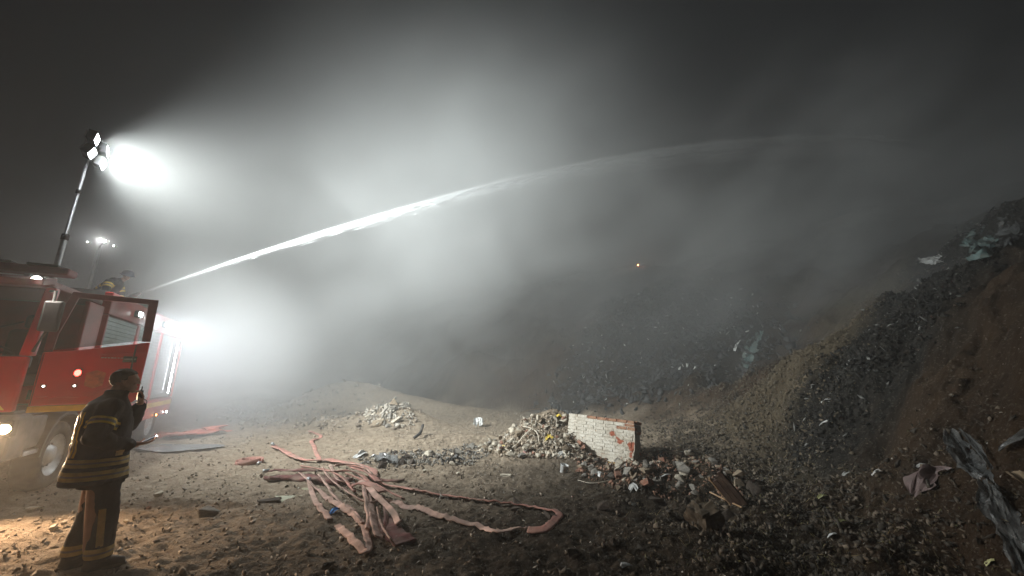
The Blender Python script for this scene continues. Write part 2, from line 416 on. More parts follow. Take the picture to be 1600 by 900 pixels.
truck = empty('fire_truck', TR, TANG)
tag(truck, 'red fire truck with its cab door swung open and work lights on', 'fire truck')
def cab():
    T = truck
    # lower front panel and its chevrons
    box('front_panel', -.10, 0, -2.48, -.03, 1.24, 1.95, M_RED, T, .03)
    for k in range(9):                 # slanting chevron bars, 3 mm proud of the panel
        y = -.10 - k * .27
        pts = [(y, 1.27), (y - .13, 1.27), (y - .62, 1.90), (y - .49, 1.90)]
        pts = [(max(-2.45, a), b) for a, b in pts]
        if pts[0][0] > -2.3: prism('chevron', pts, .001, .005, 'x', M_YEL, T, 0)
    box('bumper', -.45, .015, -2.5, .012, .62, 1.20, M_GREYP, T, .05)
    box('bumper_step', .02, .16, -2.3, -.25, .52, .62, M_ALU, T, .01)
    # cab shell
    box('roof', -1.80, -.12, -2.46, -.04, 2.93, 3.03, M_REDDK, T, .04)
    box('roof_hatch', -1.45, -.65, -1.6, -.7, 3.035, 3.09, M_TRIM, T, .02)
    box('cab_floor', -1.80, -.12, -2.44, -.06, 1.16, 1.24, M_TRIM, T, .01)
    box('rear_wall', -1.83, -1.76, -2.46, -.02, 1.26, 2.92, M_RED, T, .02)
    prism('pillar', [(-.02, 1.96), (-.16, 1.96), (-.30, 2.93), (-.18, 2.93)], -.13, -.02, 'y', M_RED, T, .015)
    prism('pillar', [(-.02, 1.96), (-.16, 1.96), (-.30, 2.93), (-.18, 2.93)], -2.48, -2.37, 'y', M_RED, T, .015)
    box('side_panel', -1.75, -.14, -2.48, -2.42, 1.26, 2.05, M_RED, T, .02)
    box('side_frame', -1.75, -1.45, -2.48, -2.42, 2.055, 2.92, M_RED, T, .02)
    box('door_post', -1.76, -1.24, -.08, -.015, 1.26, 2.92, M_RED, T, .02)
    g = prism('windscreen', [(-.055, 1.97), (-.075, 1.97), (-.235, 2.91), (-.215, 2.91)], -2.36, -.14, 'y', M_GLASS, T, 0)
    for k, (a, b) in enumerate(((-.9, -.2), (-1.9, -1.15))):
        tube('wiper', [(-.03, a, 1.99), (-.075, (a + b) / 2, 2.25), (-.10, b, 2.42)], .009, M_BLK, T, 6)
    box('dashboard', -.42, -.10, -2.36, -.14, 1.80, 1.965, M_TRIM, T, .03)
    # steering wheel
    bm = bmesh.new()
    c = Vector((-.52, -.62, 2.02)); tl = Euler((0, R(-28), 0)).to_matrix()
    tube_bm(bm, [c + tl @ Vector((.22 * math.cos(a), .22 * math.sin(a), 0)) for a in [i * math.pi / 12 for i in range(25)]], .014, 6, False)
    tube_bm(bm, [c, c + tl @ Vector((.12, 0, -.3))], .03, 8); tube_bm(bm, [c + tl @ Vector((0, -.21, 0)), c + tl @ Vector((0, .21, 0))], .012, 6)
    link('steering_wheel', bm_mesh(bm, 'steering_wheel', True, M_BLK), T)
    for sy in (-.62, -1.85):
        s = box('seat', -1.35, -.85, sy - .25, sy + .25, 1.55, 1.72, M_SEAT, T, .05)
        s2 = box('seat_back', -1.52, -1.34, sy - .25, sy + .25, 1.70, 2.42, M_SEAT, s, .06)
        box('headrest', -1.52, -1.39, sy - .13, sy + .13, 2.44, 2.66, M_SEAT, s, .05)
    # a dark turnout coat on the crew hook, seen through the door window
    prism('engine_cover', [(-.55, 1.24), (-1.7, 1.24), (-1.7, 1.9), (-.75, 1.75)], -1.5, -.98, 'y', M_TRIM, T, .05)
    # visor and light bar over the windscreen
    prism('sun_visor', [(-.16, 2.98), (.16, 2.90), (.19, 2.97), (-.14, 3.06)], -2.44, -.02, 'y', M_REDDK, T, .012)
    lb = box('light_bar', -.52, -.22, -2.35, .03, 3.14, 3.25, M_REDDK, T, .03)
    for k in range(5): box('beacon_lens', -.50 + .0, -.24, -2.25 + k * .46, -1.93 + k * .46, 3.252, 3.285, M_TRIM, lb, .01)
    for y in (-.4, -1.9): box('bracket', -.42, -.32, y - .03, y + .03, 3.04, 3.138, M_ALU, lb, .004)
    # mirror on its arm
    mi = tube('mirror_arm', [(-.06, -.02, 2.86), (.12, .10, 2.84), (.13, .12, 2.3), (-.02, -.01, 2.02)], .018, M_BLK, T, 8)
    box('mirror', .08, .17, .03, .22, 2.28, 2.70, M_TRIM, mi, .03)
    # corner work lamp
    wl_ = tube('work_lamp', [(-.05, -.12, 2.995), (.10, -.12, 2.975)], [.05, .075], M_TRIM, T, 14)
    bm = bmesh.new(); bmesh.ops.create_icosphere(bm, subdivisions=2, radius=.052)
    for v in bm.verts: v.co = Vector((v.co.x * .35 + .105, v.co.y - .12, v.co.z + 2.975))
    link('lens', bm_mesh(bm, 'lens', True, emis('white_lamp_lens', (1, .97, .92), 60)), wl_)
    spot('work_lamp_light', wl_, (.17, -.10, 2.95), (.62, .42, -.66), 170, 140, .9, (1, .90, .80), .05)
    # headlight pair, warm
    for y in (-.13, -2.37):
        h = box('headlight', -.10, .035, y - .17, y + .16, .93, 1.14, M_TRIM, T, .02)
        for dy in (-.09, .09):
            bm = bmesh.new(); bmesh.ops.create_icosphere(bm, subdivisions=2, radius=.062)
            for v in bm.verts: v.co = Vector((v.co.x * .5 + .030, v.co.y + y + dy, v.co.z + 1.035))
            link('lens', bm_mesh(bm, 'lens', True, M_HL), h)
        spot('headlight_beam', h, (.12, y, 1.04), (1, .34 if y > -1 else 0, -.38), 620 if y > -1 else 250, 115, .9, (1, .68, .42), .07)
    # steps, wheel arch and skirts
    box('step', -.95, -.46, -.30, .0, .62, .68, M_ALU, T, .01)
    box('step_box', -.95, -.47, -.32, -.03, .70, 1.14, M_GREYP, T, .03)
    ar = []
    for k in range(13):
        a = math.pi * k / 12; ar.append((-1.42 + .62 * math.cos(a), .55 + .60 * math.sin(a)))
    ar2 = [(-1.42 + .57 * math.cos(math.pi * k / 12), .55 + .55 * math.sin(math.pi * k / 12)) for k in range(12, -1, -1)]
    prism('wheel_arch', ar + ar2, -.42, .03, 'y', M_TRIM, T, 0)
    box('chassis_rail', -7.4, -.3, -.95, -.75, .55, .85, M_GREYP, T, .01)
    box('chassis_rail', -7.4, -.3, -1.75, -1.55, .55, .85, M_GREYP, T, .01)
M_HL = emis('warm_headlamp_lens', (1, .70, .36), 40)

def wheel(x, y):
    """tyre with tread blocks and a dished steel rim"""
    bm = bmesh.new(); N = 40
    prof = [(.30, -.12), (.42, -.15), (.485, -.13), (.50, -.09), (.50, .09), (.485, .13), (.42, .15), (.30, .12)]
    rings = []
    for k in range(N):
        a = 2 * math.pi * k / N; lug = 0.012 if k % 2 else 0
        rings.append([bm.verts.new((math.cos(a) * (r - (lug if r > .48 else 0)), yy, math.sin(a) * (r - (lug if r > .48 else 0)))) for r, yy in prof])
    for k in range(N):
        A, B = rings[k], rings[(k + 1) % N]
        for j in range(len(prof)): bm.faces.new([A[j], A[(j + 1) % len(prof)], B[(j + 1) % len(prof)], B[j]])
    wh = link('wheel', bm_mesh(bm, 'wheel', True, M_BLK), truck, None, (x, y, .50))
    bm = bmesh.new(); rings = []; pr = [(.305, .125), (.29, .10), (.20, .03), (.15, .05), (.12, .11), (.05, .12)]
    for k in range(28):
        a = 2 * math.pi * k / 28; rings.append([bm.verts.new((math.cos(a) * r, yy, math.sin(a) * r)) for r, yy in pr])
    for k in range(28):
        A, B = rings[k], rings[(k + 1) % 28]
        for j in range(len(pr) - 1): bm.faces.new([A[j], A[j + 1], B[j + 1], B[j]])
    bm.faces.new([r[-1] for r in rings])
    link('rim', bm_mesh(bm, 'rim', True, M_ALU), wh)
    bm = bmesh.new()
    for k in range(10):
        a = 2 * math.pi * k / 10
        tube_bm(bm, [(math.cos(a) * .165, .04, math.sin(a) * .165), (math.cos(a) * .165, .075, math.sin(a) * .165)], .014, 6)
    link('wheel_nuts', bm_mesh(bm, 'wheel_nuts', False, M_ALU), wh)['kind'] = 'stuff'
    return wh

def door():
    # local frame: u = along the door from its hinge, outer face at w = 0, up
    D = empty('door', (-.16, .03, 0), 0); D.parent = truck
    D.rotation_euler = (0, 0, R(180 - 75))          # swung 75 degrees forward from closed
    # after the turn +x runs from the hinge outward; outer skin faces the front of the truck (+y local flips)
    y0, y1 = 0.0, .07
    W = 1.04
    prism('door_panel', [(0, 1.30), (W - .05, 1.30), (W, 1.36), (W + .01, 2.22), (.30, 2.06), (0, 2.02)], y0, y1, 'y', M_RED, D, .018)
    prism('sill_strip', [(0, 1.215), (W - .06, 1.215), (W - .05, 1.295), (0, 1.295)], y0, y1 - .005, 'y', M_YEL, D, .006)
    prism('door_frame', [(W - .09, 2.225), (W + .01, 2.225), (W, 2.90), (.12, 2.90), (.0, 2.30), (0, 2.03), (.08, 2.045), (.09, 2.28), (.19, 2.82), (W - .11, 2.82)], y0 + .005, y1 - .01, 'y', M_REDDK, D, .008)
    prism('door_glass', [(.085, 2.05), (W - .09, 2.24), (W - .11, 2.815), (.195, 2.815), (.095, 2.28)], .03, .036, 'y', M_GLASS, D, 0)
    box('handle_recess', W - .25, W - .10, -.004, .01, 1.90, 1.99, M_TRIM, D, .003)
    box('handle', W - .24, W - .11, -.03, -.006, 1.935, 1.96, M_ALU, D, .006)
    # the moulded crease below the handle and a long grab rail
    tube('crease', [(.05, -.004, 1.42), (.45, -.006, 1.40), (.58, -.006, 1.43), (.74, -.004, 1.56)], .010, M_RED, D, 6)
    tube('crease', [(.55, -.003, 2.0), (.62, -.005, 2.02), (W - .03, -.004, 2.06)], .006, M_RED, D, 6)
    # worn orange crest film on the skin and the thin line of white print
    m_or = mat('faded_orange_film', (.50, .12, .05), .45, var=.35, scale=14)
    prism('door_crest', [(.46, 1.56), (.55, 1.52), (.64, 1.56), (.65, 1.74), (.55, 1.78), (.45, 1.74)], -.003, -.001, 'y', m_or, D, 0)
    for k in range(11): box('print_mark', .56 + k * .034, .56 + k * .034 + (.02 if k % 3 else .026), -.003, -.001, 1.955, 1.968, M_WHITE, D, 0)
    for z in (1.45, 1.92): tube('hinge', [(-.012, .03, z - .06), (-.012, .03, z + .06)], .022, M_TRIM, D, 10)
    tube('grab_rail', [(W - .14, -.004, 2.16), (W - .14, -.05, 2.10), (W - .14, -.05, 1.70), (W - .14, -.004, 1.64)], .011, M_TRIM, D, 8)
    box('door_seam', .012, .020, -.002, .0, 1.32, 2.0, M_TRIM, D, 0)
    # one red and two white reflections on the skin, built as small glowing bodies
    h = box('red_reflection', .33, .41, -.03, -.001, 1.68, 1.80, M_TRIM, D, .01)
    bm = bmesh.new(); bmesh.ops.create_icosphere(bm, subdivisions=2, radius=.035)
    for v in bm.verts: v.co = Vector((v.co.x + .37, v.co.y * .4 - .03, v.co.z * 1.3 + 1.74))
    link('lens', bm_mesh(bm, 'lens', True, emis('red_reflection_glow', (1, .04, .03), 14)), h)  # glow stands in for a reflected red light
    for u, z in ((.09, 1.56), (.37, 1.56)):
        c = box('white_reflection', u - .025, u + .025, -.012, -.001, z - .018, z + .018, M_TRIM, D, .004)
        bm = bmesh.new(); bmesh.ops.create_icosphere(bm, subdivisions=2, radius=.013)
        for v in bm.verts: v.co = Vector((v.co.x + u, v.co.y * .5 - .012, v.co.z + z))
        link('lens', bm_mesh(bm, 'lens', True, emis('white_reflection_glow', (1, .85, .75), 9)), c)  # glow stands in for a reflected white light
    return D

LEDM = emis('white_led_panel', (.93, .96, 1), 70)
def body():
    T = truck
    X0, X1 = -7.6, -1.98
    box('body_skirt', X0, X1 - .05, -.28, 0, .62, 1.08, M_RED, T, .02)
    box('body_skirt', X0, X1 - .05, -2.5, -2.22, .62, 1.08, M_RED, T, .02)
    box('side_stripe', X0 + .02, X1 - .07, .0015, .006, .90, 1.02, M_YEL, T, 0)
    box('body_core', X0 + .05, X1, -2.42, -.08, 1.10, 2.72, M_GREYP, T, .01)
    # posts and roller shutters with their slats
    xs_ = [X1, -3.7, -5.45, X0]
    for x in xs_:
        box('body_post', x - .06 if x != X0 else x, x + .06 if x != X1 else x, -.08, 0, 1.10, 2.80, M_RED, T, .01)
    for a, b in zip(xs_[:-1], xs_[1:]):
        bm = bmesh.new()
        for k in range(22):
            z = 1.13 + k * .075
            box_bm(bm, b + .065, a - .065, -.075, -.035 + (.006 if k % 2 else 0), z, z + .068)
        tag(link('roller_shutter', bm_mesh(bm, 'roller_shutter', mat=M_ALU), T), kind='stuff')
        tube('shutter_bar', [(b + .1, -.02, 1.20), (a - .1, -.02, 1.20)], .014, M_ALU, T, 8)
    box('top_band', X0, X1, -.12, 0, 2.81, 3.22, M_RED, T, .015)
    box('top_band', X0, X1, -2.5, -2.38, 2.81, 3.22, M_RED, T, .015)
    box('roof_deck', X0, X1, -2.37, -.13, 2.73, 2.80, M_ALU, T, .0)
    box('rear_wall', X0 - .03, X0, -2.44, -.06, 1.10, 3.2, M_RED, T, .01)
    box('roof_locker', -5.3, -3.3, -1.25, -.55, 2.805, 3.46, M_TRIM, T, .02)
    lm = tube('ladder', [(-7.3, -2.2, 3.35), (-2.3, -2.2, 3.35)], .025, M_ALU, T, 8)
    tube('ladder_rail', [(-7.3, -1.85, 3.35), (-2.3, -1.85, 3.35)], .025, M_ALU, lm, 8)
    for k in range(17): tube('rung', [(-7.1 + k * .29, -2.18, 3.35), (-7.1 + k * .29, -1.87, 3.35)], .013, M_ALU, lm, 6)
    for x in (-7.0, -4.7, -2.5): box('ladder_foot', x - .03, x + .03, -2.22, -1.83, 2.80, 3.32, M_ALU, lm, .004)
    for x in (-3.3, -5.3, -7.3):       # scene lights under the roof edge
        s = box('scene_light', x - .13, x + .13, .002, .07, 2.92, 3.06, M_TRIM, T, .012)
        box('led', x - .10, x + .10, .071, .078, 2.945, 3.035, LEDM, s, .002)
        spot('scene_light_beam', s, (x, .10, 2.98), (0.05, 1, -.75), 170 if x > -7 else 55, 165, .9, (.86, .92, 1), .08)
    st = box('led_strip', -6.955, -6.845, .003, .03, 1.20, 2.66, M_ALU, T, .004)
    box('led', -6.94, -6.86, .031, .038, 1.22, 2.64, emis('white_led_tube', (.93, .95, 1), 34), st, .002)
    spot('strip_light', st, (-6.9, .09, 1.9), (0, 1, -.3), 120, 175, .9, (.84, .90, 1), .35)
    st = box('led_strip', -6.40, -6.37, .003, .02, 1.30, 2.60, M_ALU, T, .004)
    box('led', -6.395, -6.375, .0205, .024, 1.32, 2.58, emis('dim_led_tube', (.9, .92, 1), 3.5), st, 0)
    for x, z in ((-5.0, .80), (-6.2, .68)):
        s = box('side_marker', x - .05, x + .05, .002, .03, z - .03, z + .03, M_TRIM, T, .005)
        box('lens', x - .04, x + .04, .031, .038, z - .022, z + .022, emis('amber_marker_lens', (1, .33, .05), 26), s, .003)
    s = box('side_marker', -7.2, -7.1, .002, .03, .66, .72, M_TRIM, T, .005)
    box('lens', -7.19, -7.11, .031, .04, .665, .715, emis('white_marker_lens', (1, .97, .9), 40), s, .003)
    # light mast: tube, knuckle and four LED heads
    mb = (-2.2, -.9)
    mast = tube('light_mast', [(mb[0], mb[1], 2.8), (mb[0], mb[1], 4.2), (mb[0], mb[1], 4.21), (mb[0], mb[1], 5.86)], [.042, .042, .028, .024], M_ALU, T, 14)
    tube('collar', [(mb[0], mb[1], 4.16), (mb[0], mb[1], 4.27)], .052, M_TRIM, mast, 14)
    tube('collar', [(mb[0], mb[1], 5.1), (mb[0], mb[1], 5.18)], .036, M_TRIM, mast, 14)
    tube('crossbar', [(mb[0] - .28, mb[1] - .0, 5.88), (mb[0] + .28, mb[1], 5.88)], .022, M_ALU, mast, 8)
    tube('crossbar', [(mb[0] - .28, mb[1], 6.18), (mb[0] + .28, mb[1], 6.18)], .022, M_ALU, mast, 8)
    tube('head_post', [(mb[0], mb[1], 5.86), (mb[0], mb[1], 6.34)], .03, M_ALU, mast, 8)
    Wd = Vector((.74, .66, -.06)).normalized()                        # world aim
    Ld = Euler((0, 0, -TANG)).to_matrix() @ Wd
    for k, (dx, z, tw_) in enumerate(((-.24, 6.20, .16), (.24, 6.20, .0), (-.24, 5.92, -.10), (.24, 5.92, -.22))):
        dirv = (Ld + Vector((0, 0, tw_ - .05 * k))).normalized()
        q = dirv.to_track_quat('X', 'Z')
        M4 = Matrix.Translation(Vector((mb[0] + dx, mb[1] + .05, z))) @ q.to_matrix().to_4x4()
        h = box('floodlight', -.02, .08, -.15, .15, -.085, .085, M_TRIM, mast, .012, M4)
        for f in range(4): box('cooling_fin', -.07, -.021, -.12 + f * .08, -.108 + f * .08, -.07, .07, M_ALU, h, 0, M4)
        box('led', .081, .087, -.13, .13, -.07, .07, LEDM, h, .002, M4)
        spot('floodlight_beam', h, M4 @ Vector((.13, 0, 0)), dirv, 2300, 136, 1.0, (.95, 1, .99), .12)
    # water monitor on its riser
    tipW = JET0; Lt = Euler((0, 0, -TANG)).to_matrix() @ (tipW - TR); jd = (Euler((0, 0, -TANG)).to_matrix() @ JETD).normalized()
    base = Lt - jd * .75
    mo = tube('water_monitor', [(base.x, base.y, 2.8), (base.x, base.y, base.z - .12)], [.10, .07], M_REDDK, T, 12)
    tube('elbow', [(base.x, base.y, base.z - .12), (base.x, base.y, base.z), base + jd * .16], .065, M_REDDK, mo, 12)
    tube('barrel', [base + jd * .15, base + jd * .5, base + jd * .52, Lt], [.05, .038, .052, .040], M_TRIM, mo, 14)
    side = jd.cross(Vector((0, 0, 1))).normalized()
    tube('tiller', [base, base - jd * .30 + side * .16, base - jd * .38 + side * .16], .014, M_TRIM, mo, 6)
    tube('tiller', [base, base - jd * .30 - side * .16, base - jd * .38 - side * .16], .014, M_TRIM, mo, 6)

JET0 = Vector((-9.81, 9.585, 3.83))
JET1 = Vector((25.0, 18.0, 0))
def jet_at(u):
    p = JET0.lerp(Vector((JET1.x, JET1.y, JET0.z)), u); p.z = JET0.z + 18.9 * u - 8.7 * u * u; return p
JETD = (jet_at(.02) - jet_at(0)).normalized()
cab(); DOOR = door(); body()
for x in (-1.42, -6.0):
    wheel(x, -.16)
    o = wheel(x, -2.34); o.rotation_euler = (0, 0, math.pi)
# ------------------------------------------------------------------ the water jet: droplets torn into long streaks
def water_jet():
    m, n, l, p = mat_new('torn_water')
    p.inputs['Base Color'].default_value = (.92, .94, .95, 1); p.inputs['Roughness'].default_value = .35
    N = 22000
    u = rng.random(N) ** .80
    s = u * 1.0
    rad = .028 + .34 * u ** 1.1                      # spread of the stream along its way
    core = rng.random(N) < .62
    ang = rng.random(N) * 2 * math.pi
    rr = np.abs(rng.normal(0, 1, N)) * np.where(core, .22, .5) * rad
    P = np.zeros((N, 3)); Q = JET1 - JET0
    P[:, 0] = JET0.x + Q.x * s; P[:, 1] = JET0.y + Q.y * s; P[:, 2] = JET0.z + 18.9 * s - 8.7 * s * s
    dz = 18.9 - 17.4 * s; D = np.stack([np.full(N, Q.x), np.full(N, Q.y), dz], -1); D /= np.linalg.norm(D, axis=1)[:, None]
    S = np.cross(D, [0, 0, 1]); S /= np.linalg.norm(S, axis=1)[:, None]; U = np.cross(S, D)
    off = rr[:, None] * (S * np.cos(ang)[:, None] + U * np.sin(ang)[:, None])
    # heavier water lags and drops below the crisp upper edge in ragged curtains
    lag = np.abs(rng.normal(0, 1, N)) * (.004 + .80 * u ** 1.5) * (.75 + .5 * (vnoise(s * 14, rng.random(N) * .0 + 3.0, 7) + .5))
    P = P + off; P[:, 2] -= np.where(core, lag * .15, lag * 1.25)
    keep = rng.random(N) > sstep(.22, .92, s) ** .5
    P, D, S, U, u = P[keep], D[keep], S[keep], U[keep], u[keep]; N = len(P)
    L = (.18 + .5 * rng.random(N)) * (1 - .35 * u); wd = (.0012 + .0026 * rng.random(N)) * (1 + .5 * u)
    a = P + D * L[:, None]; b = P - D * L[:, None] * .7
    th = rng.random(N) * 6.28
    V = [a, b]
    for k in range(3):
        t = th + k * 2.094
        V.append(P + wd[:, None] * (S * np.cos(t)[:, None] + U * np.sin(t)[:, None]))
    V = np.stack(V, 1).reshape(-1, 3)
    base = (np.arange(N) * 5)[:, None]
    F = np.array([[0, 2, 3], [0, 3, 4], [0, 4, 2], [1, 3, 2], [1, 4, 3], [1, 2, 4]])
    F = (base[:, :, None] + F[None]).reshape(-1, 3)
    return link('water_jet', np_mesh('water_jet', V, F, True, m))
wj = water_jet(); tag(wj, 'white arc of water shot from the truck roof over the slope', 'water jet')
def jet_spray(name, u1, r0, r1, fall, dens, label):
    """spray round the stream as a real volume in the shape of the arc, thinning out at its end"""
    bm = bmesh.new(); pts = []; rs = []; n = 60
    for i in range(n + 1):
        q = i / n; u = q * u1; p = jet_at(u); p.z -= fall * u ** 1.4
        pts.append(p); rs.append((r0 + r1 * q) * max(.02, 1 - q ** 3))
    tube_bm(bm, pts, rs, 18)
    for v in bm.verts:
        k = float(fbm(v.co.x * .9, v.co.z * 1.7 + v.co.y, 3, 3)); q = min(1, max(0, (v.co.x + 9.8) / 30))
        v.co.z += k * .22 * q * (1.2 if v.co.z < jet_at((v.co.x - JET0.x) / (JET1.x - JET0.x)).z - fall * q else .25)
    m = bpy.data.materials.new('fine_spray'); m.use_nodes = True; n = m.node_tree.nodes; n.clear()
    o = n.new('ShaderNodeOutputMaterial'); v = n.new('ShaderNodeVolumePrincipled'); m.node_tree.links.new(v.outputs[0], o.inputs['Volume'])
    v.inputs['Color'].default_value = (.97, .98, .98, 1); v.inputs['Density'].default_value = dens; v.inputs['Anisotropy'].default_value = .2
    s = link(name, bm_mesh(bm, name, True, m)); tag(s, label, kind='stuff')
jet_spray('dense_spray', .56, .046, .085, .0, 6.5, 'dense white core of spray inside the water jet')
jet_spray('spray_mist', .90, .055, .30, .25, 1.25, 'white spray wrapped round the water jet')
jet_spray('drifting_mist', .97, .05, .95, 1.1, .20, 'thin mist falling away below the water jet')
# ------------------------------------------------------------------ people
M_COAT = mat('dark_turnout_cloth', (.013, .012, .014), .9, var=.35, scale=5, dust=.25, dustcol=(.035, .03, .026), bump=.25, bscale=60)
M_SKIN = mat('warm_skin', (.40, .22, .15), .55, var=.10, scale=12, bump=.03, bscale=90)
M_HAIR = mat('short_dark_hair', (.012, .010, .009), .7, var=.4, scale=60, bump=.5, bscale=160)
M_TAPEY = mat('yellow_tape', (.85, .58, .06), .45, var=.22, scale=20, dust=.4, dustcol=(.22, .16, .08))
M_TAPES = mat('silver_tape', (.20, .19, .16), .45, var=.2, scale=20, dust=.3, dustcol=(.13, .11, .08))
M_TAPED = mat('dull_tan_tape', (.50, .37, .13), .55, var=.25, scale=16, dust=.5, dustcol=(.15, .11, .07))
M_BOOT = mat('black_leather', (.015, .014, .013), .6, var=.3, dust=.5, dustcol=(.12, .09, .07), bump=.1)

def capsule(bm, a, ra, b, rb, flat=None, seg=14):
    """tapered limb piece with round ends; flat=(axis vector, factor) squeezes it"""
    a, b = Vector(a), Vector(b); d = b - a; L = d.length
    q = d.normalized().to_track_quat('Z', 'Y') if L > 1e-6 else Matrix.Identity(3).to_quaternion()
    prof = []
    for k in range(5):
        t = math.pi / 2 * k / 4; prof.append((ra * math.sin(t) + 1e-5, -ra * math.cos(t)))
    for k in range(5):
        t = math.pi / 2 * k / 4; prof.append((rb * math.cos(t) + 1e-5, L + rb * math.sin(t)))
    rings = []
    for r, z in prof:
        rings.append([bm.verts.new(a + q @ Vector((r * math.cos(2 * math.pi * k / seg), r * math.sin(2 * math.pi * k / seg), z))) for k in range(seg)])
    for A, B in zip(rings[:-1], rings[1:]):
        for k in range(seg): bm.faces.new([A[k], A[(k + 1) % seg], B[(k + 1) % seg], B[k]])
    bm.faces.new(rings[0][::-1]); bm.faces.new(rings[-1])
    if flat:
        ax, f = Vector(flat[0]).normalized(), flat[1]; mid = (a + b) / 2
        for R_ in rings:
            for v in R_: v.co -= ax * ((v.co - mid).dot(ax) * (1 - f))

def ellipsoid(bm, c, r, rot=None):
    vs = bmesh.ops.create_icosphere(bm, subdivisions=3, radius=1.0)['verts']
    for v in vs:
        p = Vector((v.co.x * r[0], v.co.y * r[1], v.co.z * r[2]))
        if rot: p = rot @ p
        v.co = p + Vector(c)

def loft(bm, rings, seg=28, power=2.3):
    """stacked superellipse sections: (centre, rx, ry)"""
    Rg = []
    for c, rx, ry in rings:
        row = []
        for k in range(seg):
            a = 2 * math.pi * k / seg; ca, sa = math.cos(a), math.sin(a)
            row.append(bm.verts.new((c[0] + rx * math.copysign(abs(ca) ** (2 / power), ca), c[1] + ry * math.copysign(abs(sa) ** (2 / power), sa), c[2])))
        Rg.append(row)
    for A, B in zip(Rg[:-1], Rg[1:]):
        for k in range(seg): bm.faces.new([A[k], A[(k + 1) % seg], B[(k + 1) % seg], B[k]])
    bm.faces.new(Rg[0][::-1]); bm.faces.new(Rg[-1])

def fuse(bm, name, voxel, smooth_it, m, folds=0.0, fseed=0):
    """weld the overlapping shapes of bm into one continuous skin"""
    bmesh.ops.recalc_face_normals(bm, faces=bm.faces)
    me = bpy.data.meshes.new('tmp'); bm.to_mesh(me); bm.free()
    o = bpy.data.objects.new('tmp', me); COL.objects.link(o)
    r = o.modifiers.new('r', 'REMESH'); r.mode = 'VOXEL'; r.voxel_size = voxel; r.use_smooth_shade = True
    s = o.modifiers.new('s', 'SMOOTH'); s.iterations = smooth_it; s.factor = .5
    dg = bpy.context.evaluated_depsgraph_get(); dg.update()
    out = bpy.data.meshes.new_from_object(o.evaluated_get(dg)); out.name = name
    bpy.data.objects.remove(o); bpy.data.meshes.remove(me)
    if folds:
        n = len(out.vertices); co = np.empty(n * 3, np.float32); out.vertices.foreach_get('co', co); co = co.reshape(-1, 3)
        no = np.empty(n * 3, np.float32); out.vertices.foreach_get('normal', no); no = no.reshape(-1, 3)
        f = fbm(co[:, 1] * 9 + co[:, 0] * 9 + fseed, co[:, 2] * 5 + fseed, 5 + fseed, 3) + .6 * np.abs(fbm(co[:, 2] * 13 - co[:, 0] * 5, co[:, 1] * 6 + co[:, 0] * 6, 9 + fseed, 3))
        co += no * (f * folds)[:, None]
        out.vertices.foreach_set('co', co.ravel()); out.update()
    out.materials.clear(); out.materials.append(m)
    out.polygons.foreach_set('use_smooth', [True] * len(out.polygons))
    return out

def tape(me, name, planes, keep, m, parent, lift=.003):
    """cut a clean band out of a garment's skin and lift it off as its own strip"""
    bm = bmesh.new(); bm.from_mesh(me)
    for co, no in planes:
        bmesh.ops.bisect_plane(bm, geom=bm.verts[:] + bm.edges[:] + bm.faces[:], plane_co=co, plane_no=no)
    bm.normal_update()
    dele = [f for f in bm.faces if not keep(f.calc_center_median(), f.normal)]
    bmesh.ops.delete(bm, geom=dele, context='FACES')
    if not bm.faces: bm.free(); return None
    bm.normal_update()
    for v in bm.verts: v.co += v.normal * lift
    t = bpy.data.meshes.new(name); bm.to_mesh(t); bm.free(); t.materials.clear(); t.materials.append(m)
    return link(name, t, parent)

def band(me, name, co, no, widths, mats, cond, parent, lift=.003):
    """parallel stripes: successive widths along normal no from point co"""
    co = Vector(co); no = Vector(no).normalized(); s = 0
    for w_, m in zip(widths, mats):
        a, b = s, s + w_; s = b
        if m is None: continue
        tape(me, name, [(co + no * a, no), (co + no * b, no)], lambda c, n_, a=a, b=b: a < (c - co).dot(no) < b and cond(c, n_), m, parent, lift)

def hand(bm, wrist, f, n, s, curl=(.6, .7, .5), k=1.0, thumb=(.5, .6, .5)):
    """palm, four unequal fingers and a thumb; f towards the fingers, n the side they close to, s the thumb side"""
    f, n, s = Vector(f).normalized(), Vector(n).normalized(), Vector(s).normalized()
    W = Vector(wrist)
    capsule(bm, W - f * .02, .026 * k, W + f * .02, .028 * k)
    for o_ in (-.030, -.010, .010, .029):
        capsule(bm, W + f * .022 * k + s * o_ * .7 * k, .015 * k, W + f * .082 * k + s * o_ * k, .012 * k)
    lens = [(.034, .022, .018), (.041, .027, .020), (.045, .029, .021), (.041, .026, .020)]
    for i, o_ in enumerate((-.031, -.0105, .0105, .031)):
        p = W + f * .086 * k + s * o_ * k; a = 0
        for j, L in enumerate(lens[i]):
            a += curl[j] * (1 + .08 * (1.5 - i)); d = f * math.cos(a) + n * math.sin(a)
            q = p + d * L * k; capsule(bm, p, (.0095 - j * .0008) * k, q, (.0088 - j * .0008) * k, seg=10); p = q
    p = W + f * .028 * k + s * .028 * k
    d1 = (s * .75 + f * .55 + n * .35).normalized(); q = p + d1 * .036 * k
    capsule(bm, p, .014 * k, q, .0115 * k, seg=10)
    d2 = (s * thumb[0] * .3 + f * thumb[1] + n * thumb[2]).normalized(); r = q + d2 * .030 * k
    capsule(bm, q, .0110 * k, r, .0098 * k, seg=10)
    d3 = (f * .7 + n * 1.0 - s * .25).normalized(); capsule(bm, r, .0098 * k, r + d3 * .022 * k, .0085 * k, seg=10)

